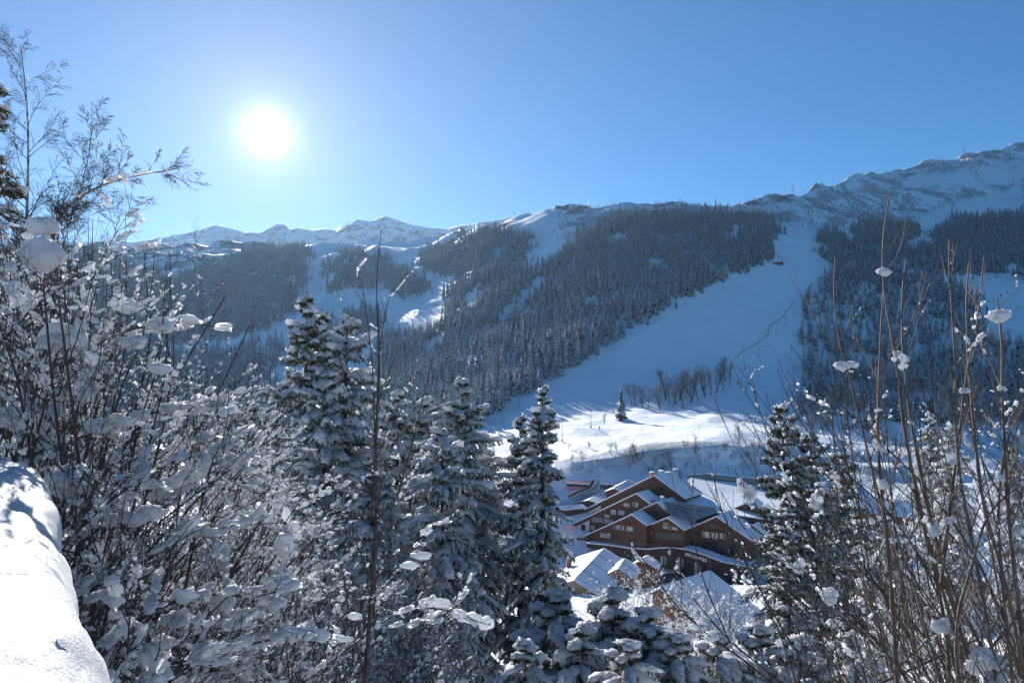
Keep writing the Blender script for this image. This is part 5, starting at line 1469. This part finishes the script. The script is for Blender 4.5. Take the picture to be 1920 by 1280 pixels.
for i, (x, y, k, lab) in enumerate([(-7.5, 17, 2, 'big snowy bush behind the thicket, left one'), (-10.5, 21, 0, 'big snowy bush behind the thicket, furthest left'), (-6.3, 15.5, 4, 'big snowy bush behind the thicket, right one'), (-14, 28, 3, 'wide snowy bush down the slope on the left'), (-12, 34, 1, 'wide snowy bush down the slope behind the thicket'), (-9, 24, 1, 'snowy bush down the slope beside the spruces')]):
    rz = _r.uniform(-.6, .6); put(SH[k], x, y, fit_scale(SH[k], x, y, rz, 3.4), rz, lab)
# leafless hedge in front of the chalets
hg = [(1150, 34), (1175, 38), (1205, 36), (1235, 40), (1262, 33), (1290, 36), (1120, 30), (1330, 38), (1375, 42), (1240, 62), (1180, 66), (1300, 60)]
for i, (px, Y) in enumerate(hg):
    p = at(px, 1120, Y); g0 = gz(p.x, p.y); need = at(px, 1150 if Y < 50 else 1110, Y).z
    rz = _r.uniform(0, 6.28)
    s_ = fit_scale(SH[i % 5], p.x, p.y, rz, 3.0, .03, ([900, 1100, 1200, 1300, 1400, 1500], [1120, 1090, 1088, 1108, 1105, 1100]))
    put(SH[i % 5], p.x, p.y, s_, rz, 'leafless snow-specked bush of the hedge between the white conifers and the chalets', 'bushes of the hedge below the chalets')

# ---------------- shrubs drawn stem by stem
def resample(P, K):
    P = np.array(P, float); d = np.concatenate([[0], np.cumsum(np.linalg.norm(np.diff(P, axis=0), axis=1))]); s = np.linspace(0, d[-1], K)
    # smooth through the points
    Q = np.stack([np.interp(s, d, P[:, k]) for k in range(3)], 1)
    for _ in range(2): Q[1:-1] = .25 * Q[:-2] + .5 * Q[1:-1] + .25 * Q[2:]
    return Q
def drawn_shrub(name, label, polys, bark, r, side=(5, 10), snowthick=.012, snowprob=.25, twig_len=(.10, .35), seedg=0, nodes=True, cat='shrub', group=None):
    """polys: (Y at tip, Y at foot, radius at foot, radius at tip, [pixels tip -> foot])"""
    t = None; allP, allR = [], []
    for (Yt, Yf, rf, rt, px) in polys:
        n = len(px); W = [at(x, y, Yt + (Yf - Yt) * i / (n - 1)) for i, (x, y) in enumerate(px)]
        W.append(W[-1] + (W[-1] - W[-2]).normalized() * .7)
        K = 30; P = resample(W[::-1], K); s = np.linspace(0, 1, K); rad = (rf + (rt - rf) * s) * .66
        if nodes: rad = rad * (1 + .38 * (np.arange(K) % 3 == 0))
        allP.append(P); allR.append(rad)
    t = empty(name, tuple(allP[0][0])); tag(t, label, cat, group); inv = Matrix.Translation(-Vector(t.location))
    def add(nm, me, mats=None):
        o = obj(nm, me); o.parent = t; o.matrix_parent_inverse = inv; return o
    for P, rad in zip(allP, allR):
        v, q = tubes(P[None], rad[None], 8); add('stem', mesh_np('stem', v, q, None, [bark], True))
    P0, R0 = np.stack(allP), np.stack(allR)
    P1, R1 = grow(P0, R0, side[0], (.1, .92), (.45, .85), (.12, .30), r, 7, .10, .09, .45, .45, .0018, .5)
    P2, R2 = grow(P1, R1, max(2, side[1] // 3), (.2, .95), (.4, .9), (.25, .6), r, 5, .06, .12, .7, .5, .0012)
    b = join([tubes(P1, R1 * (1 + .3 * (np.arange(7) % 2 == 0)), 5), tubes(P2, R2, 4)])
    o = add('twigs', mesh_np('twigs', b[0], b[1], None, [bark], True)); o['kind'] = 'stuff'
    s_ = join([lumps_on(P1, R1, r, 10, snowthick * 1.4, (.8, 1.9), snowprob, 2.2, nu=7, nv=5, rough=.6), lumps_on(P2, R2, r, 4, snowthick * .9, (.8, 1.8), snowprob, 1.8), lumps_on(P0, R0, r, 30 if snowprob > .3 else 4, snowthick * 1.6, (.8, 1.8), min(1, snowprob * 1.3), 2.0, nu=8, nv=6, rough=.6)])
    o = add('snow_dusting', mesh_np('snow_dusting', s_[0], s_[1], None, [SNOW], True)); o['kind'] = 'stuff'
    return t, P0, add
rr = np.random.RandomState(77)
A_ = [(3.4, 3.1, .015, .0042, [(1669, 360), (1656, 429), (1653, 496), (1657, 562), (1675, 638), (1683, 694), (1691, 779), (1700, 841), (1716, 904), (1728, 960), (1752, 1060), (1790, 1180), (1820, 1290)]),
      (3.3, 3.0, .016, .0045, [(1701, 473), (1692, 532), (1690, 600), (1691, 629), (1697, 710), (1708, 794), (1716, 841), (1731, 904), (1741, 960), (1765, 1060), (1800, 1180), (1830, 1290)]),
      (3.4, 3.2, .017, .0050, [(1817, 493), (1811, 560), (1814, 654), (1822, 760), (1830, 841), (1844, 960), (1862, 1007), (1894, 1126), (1925, 1290)]),
      (3.6, 3.3, .013, .0042, [(1566, 482), (1562, 560), (1570, 632), (1587, 691), (1608, 760), (1616, 804), (1633, 872), (1655, 960), (1690, 1080), (1730, 1290)]),
      (3.5, 3.2, .017, .0048, [(1657, 540), (1650, 647), (1647, 754), (1645, 810), (1650, 900), (1665, 1023), (1671, 1094), (1681, 1255), (1683, 1300)]),
      (3.1, 2.9, .013, .0040, [(1780, 448), (1779, 520), (1787, 600), (1792, 690), (1790, 800), (1800, 900), (1822, 1010), (1850, 1150), (1870, 1290)])]
B_ = [(4.0, 3.6, .012, .0030, [(1481, 646), (1525, 704), (1575, 760), (1606, 785), (1666, 847), (1703, 875), (1760, 940), (1830, 1040), (1900, 1200)]),
      (4.1, 3.6, .012, .0030, [(1458, 693), (1481, 760), (1509, 804), (1541, 841), (1587, 891), (1634, 922), (1700, 1000), (1760, 1110), (1800, 1290)]),
      (4.0, 3.6, .011, .0030, [(1409, 707), (1428, 791), (1453, 841), (1475, 872), (1540, 960), (1620, 1060), (1700, 1180), (1750, 1290)]),
      (3.6, 3.3, .013, .0032, [(1377, 880), (1400, 925), (1458, 1007), (1526, 1094), (1581, 1139), (1642, 1197), (1687, 1255), (1720, 1300)]),
      (3.9, 3.5, .012, .0032, [(1461, 916), (1526, 977), (1590, 1045), (1671, 1126), (1720, 1174), (1800, 1290)]),
      (4.2, 3.9, .009, .0028, [(1304, 867), (1293, 970), (1306, 1034), (1318, 1089), (1336, 1130), (1380, 1230), (1410, 1300)]),
      (4.2, 3.9, .009, .0028, [(1318, 890), (1359, 970), (1387, 1030), (1419, 1089), (1460, 1180), (1500, 1300)]),
      (4.0, 3.7, .009, .0028, [(1332, 867), (1345, 930), (1364, 988), (1400, 1060), (1450, 1150), (1540, 1300)]),
      (3.5, 3.2, .010, .0030, [(1180, 1009), (1215, 1062), (1260, 1128), (1320, 1185), (1400, 1240), (1470, 1300)]),
      (3.7, 3.3, .009, .0030, [(1240, 1030), (1290, 1110), (1365, 1200), (1429, 1250), (1490, 1300)])]
C_ = [(2.9, 2.7, .013, .0045, [(1920, 905), (1868, 942), (1836, 994), (1830, 1039), (1813, 1090), (1799, 1132), (1790, 1200), (1800, 1300)]),
      (2.8, 2.7, .010, .0045, [(1713, 1090), (1733, 1174), (1752, 1229), (1768, 1300)]),
      (3.0, 2.8, .017, .0050, [(1870, 560), (1880, 640), (1878, 740), (1885, 850), (1890, 960), (1905, 1100), (1930, 1290)]),
      (3.1, 2.9, .016, .0050, [(1723, 900), (1746, 974), (1765, 1045), (1797, 1133), (1849, 1226), (1890, 1300)]),
      (3.2, 3.0, .018, .0060, [(1713, 916), (1742, 1029), (1765, 1126), (1778, 1207), (1780, 1300)]),
      (2.9, 2.8, .012, .0035, [(1945, 600), (1925, 700), (1900, 790), (1880, 860), (1870, 960), (1880, 1100), (1900, 1290)]),
      (3.3, 3.1, .010, .0030, [(1845, 480), (1838, 560), (1830, 620), (1812, 700), (1800, 800)])]
for k in range(22):
    x0 = rr.uniform(1440, 1900); y0 = rr.uniform(560, 800); x1 = x0 + rr.uniform(40, 190)
    B_.append((rr.uniform(3.8, 5), rr.uniform(3.6, 4.4), .009, .0028, [(x0, y0), (x0 + (x1 - x0) * .2, y0 + 150), (x0 + (x1 - x0) * .5, y0 + 330), (x1, y0 + 560), (x1 + 40, 1300)]))
D_ = []
for k in range(34):
    x0 = rr.uniform(1330, 1920); y0 = rr.uniform(620, 1050); ln = rr.uniform(180, 420); sl = (rr.choice([-1, -1, 1]) if x0 > 1600 else -1) * rr.uniform(.35, 1.1)
    D_.append((rr.uniform(3.2, 5.2), rr.uniform(3.2, 4.8), rr.uniform(.004, .008), .0022, [(x0, y0), (x0 - sl * ln * .25 * .8, y0 + ln * .3), (x0 - sl * ln * .6, y0 + ln * .65), (x0 - sl * ln, y0 + ln), (x0 - sl * ln * 1.35, y0 + ln * 1.6)]))
drawn_shrub('bare_shrub', 'thin criss-crossing bare shoots filling the lower right corner', D_, TWIG, rr, (10, 9), .009, .3)
tA, PA, addA = drawn_shrub('bare_shrub', 'bare shrub with tall straight brown knobbly stems, the highest on the right', A_, BROWN, rr, (12, 9), .010, .14)
tB, PB, addB = drawn_shrub('bare_shrub', 'bare shrub of thin dark stems slanting up-left before the sports centre', B_, TWIG, rr, (13, 9), .010, .16)
tC, PC, addC = drawn_shrub('bare_shrub', 'bare shrub at the right edge with curved light brown stems', C_, BROWN, rr, (12, 9), .011, .14)
for (px, py, w, h_, Y, add_) in [(1660, 503, 40, 22, 3.35, addA), (1594, 669, 42, 30, 3.45, addA), (1610, 676, 40, 22, 3.5, addA), (1670, 680, 30, 30, 3.3, addA), (1719, 694, 26, 30, 3.2, addA), (1666, 838, 30, 26, 3.15, addA), (1794, 722, 26, 16, 3.2, addC), (1875, 716, 26, 14, 3, addC),
                              (1880, 580, 60, 16, 2.9, addC), (1902, 592, 44, 18, 2.9, addC), (1529, 922, 36, 34, 3.7, addB), (1524, 948, 24, 34, 3.7, addB), (1569, 913, 24, 24, 3.7, addB), (1662, 913, 30, 36, 3.2, addA), (1797, 860, 44, 30, 3.2, addC), (1887, 882, 30, 26, 3, addC),
                              (1507, 1058, 24, 34, 3.5, addB), (1603, 1036, 40, 22, 3.4, addB), (1674, 1019, 30, 26, 3.1, addA), (1749, 1006, 28, 36, 3, addC), (1784, 977, 20, 26, 3, addC), (1616, 1097, 44, 22, 3.3, addB), (1558, 1116, 44, 34, 3.4, addB), (1784, 1170, 44, 44, 2.85, addC),
                              (1838, 1248, 90, 56, 2.8, addC), (1870, 1262, 60, 60, 2.8, addC), (1382, 893, 30, 34, 3.7, addB), (1395, 918, 46, 34, 3.65, addB), (1405, 934, 34, 20, 3.65, addB), (1300, 1188, 34, 20, 3.4, addB), (1330, 1205, 40, 22, 3.4, addB), (1370, 1230, 50, 22, 3.3, addB), (1558, 1174, 36, 26, 3.4, addB), (1725, 770, 18, 14, 3.2, addA), (1630, 760, 16, 12, 3.3, addA)]:
    h_ = max(h_, .62 * w)
    AP = {id(addA): PA, id(addB): PB, id(addC): PC}[id(add_)].reshape(-1, 3)
    qx, qy = pix(AP[:, 0], AP[:, 1], AP[:, 2]); dd_ = np.hypot(qx - px, qy - py); k_ = int(np.argmin(dd_))
    c = Vector(AP[k_]) if dd_[k_] < 45 else at(px, py, Y)
    Y = c.y; s = Y / FPX / 2 * .68
    cc = np.array([c[:]] * 5) + rr.normal(size=(5, 3)) * np.array([w * s * .45, w * s * .3, h_ * s * .42])
    v, q, tr = blobs(cc, np.array([[w * s, (w + h_) * .4 * s, h_ * s]]) * rr.uniform(.4, .78, (5, 1)), rr, 16, 11, (1, 1, 1), .38)
    add_('snow_clump', mesh_np('snow_clump', v, q, tr, [SNOW], True))
for (px, py, Y) in [(1598, 1108, 3.4), (1612, 1112, 3.4), (1605, 1130, 3.4), (1628, 1134, 3.4), (1431, 1056, 3.9), (1560, 1190, 3.5), (1720, 1190, 3), (1652, 1262, 3)]:
    c = at(px, py, Y); mb = MB()
    for k in range(2):
        a = rr.uniform(0, 3); d = Vector((math.cos(a) * .4, math.sin(a) * .4, -1)).normalized() * .024; s_ = Vector((math.sin(a), -math.cos(a), 0)) * .008
        mb.add([c, c + d * .5 + s_, c + d + Vector((0, .012, 0)), c + d * .5 - s_], [(0, 1, 2, 3)])
    addB('leaf', mb.mesh('leaf', [LEAF]))
# thin dark sapling left of centre
tS, PS, addS = drawn_shrub('sapling', 'thin dark leafless sapling standing before the snowy spruces', [
      (5.3, 5.3, .032, .0035, [(715, 430), (708, 500), (703, 540), (710, 610), (712, 680), (710, 727), (703, 840), (706, 960), (703, 1040), (692, 1180), (684, 1300)]),
      (5.2, 5.3, .014, .003, [(672, 500), (681, 540), (693, 634), (700, 704), (702, 798), (704, 900), (703, 1000)]),
      (5.4, 5.3, .012, .003, [(741, 520), (724, 580), (712, 652), (710, 727), (706, 800)]),
      (5.0, 5.2, .010, .003, [(813, 667), (790, 760), (771, 840), (745, 930), (715, 1000), (704, 1040)]),
      (4.9, 5.2, .009, .003, [(900, 920), (840, 965), (780, 1010), (735, 1050), (700, 1090)]),
      (4.9, 5.2, .008, .003, [(560, 1160), (600, 1100), (640, 1080), (690, 1110)])], TWIG, rr, (10, 8), .016, .35)
for (px, py, w, h_, Y) in [(800, 1130, 22, 18, 4.9), (826, 1132, 26, 18, 4.9), (858, 1150, 30, 14, 4.9), (880, 1158, 34, 18, 4.9), (910, 1168, 30, 22, 4.9), (790, 1042, 34, 12, 5), (770, 1060, 30, 12, 5), (665, 1155, 22, 12, 5), (537, 965, 14, 26, 5), (553, 985, 20, 14, 5)]:
    c = at(px, py, Y); s = Y / FPX / 2
    v, q, tr = blobs(np.array([c[:]]), np.array([[w * s * 1.1, w * .7 * s, h_ * s]]), rr, 14, 10, (1, 1, 1), .4)
    addS('snow_clump', mesh_np('snow_clump', v, q, tr, [SNOW], True))
v = drawn_shrub('fallen_branch', 'long bare branch carrying round snow lumps before the central spruce', [(4.8, 4.9, .012, .004, [(920, 1172), (880, 1160), (840, 1142), (790, 1138), (740, 1150), (700, 1180)]), (4.7, 4.9, .008, .003, [(885, 1075), (872, 1110), (852, 1140), (840, 1145)])], TWIG, rr, (9, 6), .017, .8, cat='branch')

# ---------------- birch against the sky
r = np.random.RandomState(31)
def birch(name, label, trunkpts, Y, r0, n1=26, L1=(.12, .30), seed=0, group=None):
    W = [at(x, y, Y) for x, y in trunkpts]; t = empty(name, tuple(W[0])); tag(t, label, 'birch', group); inv = Matrix.Translation(-Vector(t.location))
    P = resample([tuple(w) for w in W], 24)[None]; Rr = (r0 * (1 - .92 * np.linspace(0, 1, 24)))[None]
    a, q = tubes(P, Rr, 8); o = obj('trunk', mesh_np('trunk', a, q, None, [BIRCH], True)); o.parent = t; o.matrix_parent_inverse = inv
    P1, R1 = grow(P, Rr, n1, (.5, .99), (.5, 1.0), L1, r, 9, .035, .07, .4, .2, .0042, .6)
    P2, R2 = grow(P1, R1, 16, (.12, 1), (.4, .9), (.25, .5), r, 7, -.03, .12, .55, .35, .0030)
    P3, R3 = grow(P2, R2, 8, (.15, 1), (.3, .8), (.3, .7), r, 5, -.10, .15, .6, .5, .0022)
    b = join([tubes(P1, R1, 4), tubes(P2, R2, 3), tubes(P3, R3, 3)])
    o = obj('branches', mesh_np('branches', b[0], b[1], None, [TWIG], False)); o.parent = t; o.matrix_parent_inverse = inv
    s_ = join([lumps_on(P1, R1, r, 5, .017, (1.0, 3), .5), lumps_on(P2, R2, r, 2, .008, (1.0, 3), .3), lumps_on(P[:, 8:], Rr[:, 8:], r, 34, .045, (1.5, 4), 1, 2.2)])
    o = obj('snow_load', mesh_np('snow_load', s_[0], s_[1], None, [SNOW], True)); o.parent = t; o.matrix_parent_inverse = inv
birch('birch_tree', 'slender birch with fine hanging twigs against the sky at far left', [(35, 1400), (40, 900), (48, 520), (50, 400), (55, 250), (48, 150), (38, 85)], 13, .09, 60, (.10, .21))
birch('birch_tree', 'snow-bowed birch limb arching right over the thicket towards the sun', [(-60, 1500), (-20, 900), (60, 500), (110, 390), (150, 352), (200, 338), (250, 330), (290, 322), (335, 316)], 12, .09, 60, (.08, .19))
birch('birch_tree', 'young birch top rising upright behind the bowed limb', [(60, 1400), (90, 700), (120, 430), (150, 360), (168, 310), (178, 250), (172, 190)], 12.4, .05, 40, (.09, .19))
# long bare shoots rising over the thicket on the left
L_ = []
for k in range(34):
    x = rr.uniform(5, 330); y = 400 + rr.uniform(-10, 90) + abs(x - 180) * .05; ln = rr.uniform(180, 420); dx = rr.uniform(-60, 30)
    L_.append((rr.uniform(4.5, 7.5), rr.uniform(4.5, 7), rr.uniform(.008, .016), .003, [(x, y), (x + dx * .2, y + ln * .35), (x + dx * .6, y + ln * .7), (x + dx - 20, y + ln), (x + dx - 60, y + ln + 160)]))
drawn_shrub('bare_shrub', 'upright bare shoots of the thicket standing against the pale sky at left', L_, TWIG, rr, (7, 6), .012, .45, nodes=True)
drawn_shrub('bare_shrub', 'long dark boughs sweeping to the right across the thicket', [
    (6.0, 5.0, .020, .004, [(300, 445), (220, 480), (150, 520), (80, 560), (20, 620), (-60, 720)]),
    (6.2, 5.0, .022, .004, [(440, 620), (330, 600), (230, 620), (120, 680), (40, 760), (-40, 860)]),
    (5.6, 4.6, .024, .005, [(440, 760), (330, 760), (240, 790), (150, 820), (60, 850), (-20, 900)]),
    (5.2, 4.2, .026, .005, [(390, 900), (300, 930), (230, 960), (170, 1000), (110, 1060), (40, 1160)]),
    (5.0, 4.0, .022, .005, [(480, 870), (400, 850), (330, 860), (250, 905), (190, 950), (130, 1010)]),
    (4.6, 3.6, .022, .005, [(560, 1100), (470, 1120), (380, 1110), (290, 1140), (210, 1200), (150, 1290)]),
    (4.8, 4.0, .020, .004, [(520, 980), (430, 985), (340, 1010), (250, 1060), (180, 1100)]),
    (5.8, 4.8, .024, .005, [(180, 560), (160, 640), (120, 700), (100, 780), (60, 840), (20, 900)]),
    (5.6, 4.8, .022, .005, [(110, 430), (104, 520), (90, 640), (60, 760), (30, 860)]),
    (4.4, 3.6, .018, .004, [(640, 1200), (540, 1190), (440, 1215), (330, 1260), (260, 1300)])], TWIG, rr, (16, 9), .024, .8)
# extra heavy lumps lying on the near boughs
lm = []
cl = [(120, 625, 40, 30), (95, 640, 30, 26), (225, 790, 60, 22), (180, 800, 50, 26), (260, 780, 30, 18), (60, 775, 34, 26), (20, 780, 40, 30), (130, 900, 46, 40), (160, 925, 40, 30), (230, 945, 60, 20), (270, 965, 50, 24), (320, 905, 56, 18), (360, 890, 40, 18), (245, 1060, 60, 22), (190, 1080, 50, 22), (200, 975, 40, 20), (250, 640, 34, 18), (300, 610, 30, 22), (240, 575, 28, 20), (75, 475, 30, 40), (85, 425, 26, 30), (300, 690, 30, 20), (190, 690, 36, 22), (160, 740, 40, 24), (380, 820, 36, 14), (430, 770, 30, 14), (470, 1150, 50, 18), (440, 1170, 40, 18), (330, 1160, 44, 20), (520, 1130, 30, 16), (300, 1210, 60, 20), (395, 1050, 44, 16)]
t = tag(empty('snowy_shrub', at(160, 1290, 4.3)), 'low shrub weighed down by thick snow pads next to the parapet', 'shrub'); inv = Matrix.Translation(-Vector(t.location))
o = obj('branches', SH[1][1]); o.parent = t; o.scale = (.5,) * 3
for (px, py, w, h_) in cl:
    Y = rr.uniform(4.3, 5.0); s = Y / FPX / 2 * 1.15; C0 = at(px, py, Y); n = 5; ang_ = rr.uniform(-.3, .5)
    P = np.array([[tuple(C0 + Vector((math.cos(ang_) * (k - 2) * w * s * .42, rr.normal() * .02, math.sin(ang_) * (k - 2) * w * s * .42))) for k in range(n)]])
    rd = np.array([[.35, .9, 1.05, .85, .3]]) * h_ * s * rr.uniform(.8, 1.15, (1, n))
    b = join([blobs(P[0], np.stack([rd[0] * 1.5, rd[0] * 1.3, rd[0]], 1), rr, 12, 8, (1, 1, 1), .4) ])
    o = obj('snow_pad', mesh_np('snow_pad', b[0], b[1], b[2], [SNOW], True)); o.parent = t; o.matrix_parent_inverse = inv

# ---------------- snowed-up parapet in the lower left corner
a, b = Vector((-.845, 1.45, 0)), at(88, 862, 3.9)
zt = -.405
a = Vector((a.x, a.y, 0)); b = Vector((b.x, b.y, 0)); d = (b - a).normalized(); n = Vector((-d.y, d.x, 0))
NL, NW = 340, 110; W_ = 1.05
S_ = np.linspace(-.9, (b - a).length + .05, NL); T_ = np.linspace(0, 1, NW)
SS, TT = np.meshgrid(S_, T_, indexing='ij')
ang2 = TT * np.pi
edge = np.clip(((b - a).length + .05 - SS) / .35, 0, 1) ** .5
half = W_ / 2
prof_x = -np.cos(ang2) * half; prof_z = np.sin(ang2) ** .55 * .36
wob = fbm(SS * 1.6 + 3, TT * 2.5, 4) * .035 + fbm(SS * 9, TT * 12 + 5, 4) * .006 + fbm(SS * 40, TT * 40, 2) * .0016
off = half * 1.0
Xp = a.x + d.x * SS + n.x * (off + prof_x * (1 + wob)) ; Yp = a.y + d.y * SS + n.y * (off + prof_x * (1 + wob))
Zp = zt - .36 + (prof_z + wob * np.sin(ang2) ** .3) * edge + .02
V = np.stack([Xp, Yp, Zp], -1).reshape(-1, 3); idg = np.arange(NL * NW).reshape(NL, NW)
Q = np.stack([idg[:-1, :-1], idg[:-1, 1:], idg[1:, 1:], idg[1:, :-1]], -1).reshape(-1, 4)
m = Mat('grainy_snow'); co = m.coord()
f1 = m.noise(55, 5, .7, co); f2 = m.noise(9, 5, .6, co)
m.set('Base Color', m.ramp(f1, [(.3, (.70, .72, .76)), (.7, (.80, .81, .83))])).set('Roughness', .5).set('Specular IOR Level', .35)
m.bump(m.math('ADD', m.math('MULTIPLY', m.noise(180, 4, .8, co), .9), m.math('ADD', f1, m.math('MULTIPLY', f2, 2.0))), .9, .016)
pt = tag(empty('parapet', (a.x, a.y, -2.7)), 'thick rounded snow cap on the parapet in the lower left corner', 'parapet'); inv = Matrix.Translation(-Vector(pt.location))
o = obj('snow_cap', mesh_np('snow_cap', V, Q, None, [m.m], True)); o.parent = pt; o.matrix_parent_inverse = inv
wmb = MB(); s0, s1 = a - d * .85 + n * .08, b - d * .12 + n * .08
wmb.prism([Vector((s0.x, s0.y, -2.8)), Vector((s1.x, s1.y, -2.8)), Vector((s1.x, s1.y, zt - .33)), Vector((s0.x, s0.y, zt - .33))], n * (W_ - .16))
o = wmb.build('wall', RENDER); o.parent = pt; o.matrix_parent_inverse = inv
# ------------------------------------------------------------------ thin winter haze filling the valley
mb = MB()
x0, x1, y0, y1, z0, z1 = -6200, 3800, -320, 5500, HZ_LOW, HZ_TOP
mb.box(((x0 + x1) / 2, (y0 + y1) / 2, (z0 + z1) / 2), (x1 - x0, y1 - y0, z1 - z0))
hm = bpy.data.materials.new('haze'); hm.use_nodes = True
hn, hl = hm.node_tree.nodes, hm.node_tree.links
hn.clear()
ho = hn.new('ShaderNodeOutputMaterial'); hv = hn.new('ShaderNodeVolumePrincipled')
hv.inputs['Color'].default_value = (0.50, 0.74, 1.0, 1)
hv.inputs['Density'].default_value = 0.000019
hv.inputs['Anisotropy'].default_value = 0.5
hl.new(hv.outputs[0], ho.inputs['Volume'])
tag(mb.build('haze', hm), 'thin bluish haze hanging in the sunlit valley air', None, None, 'stuff')
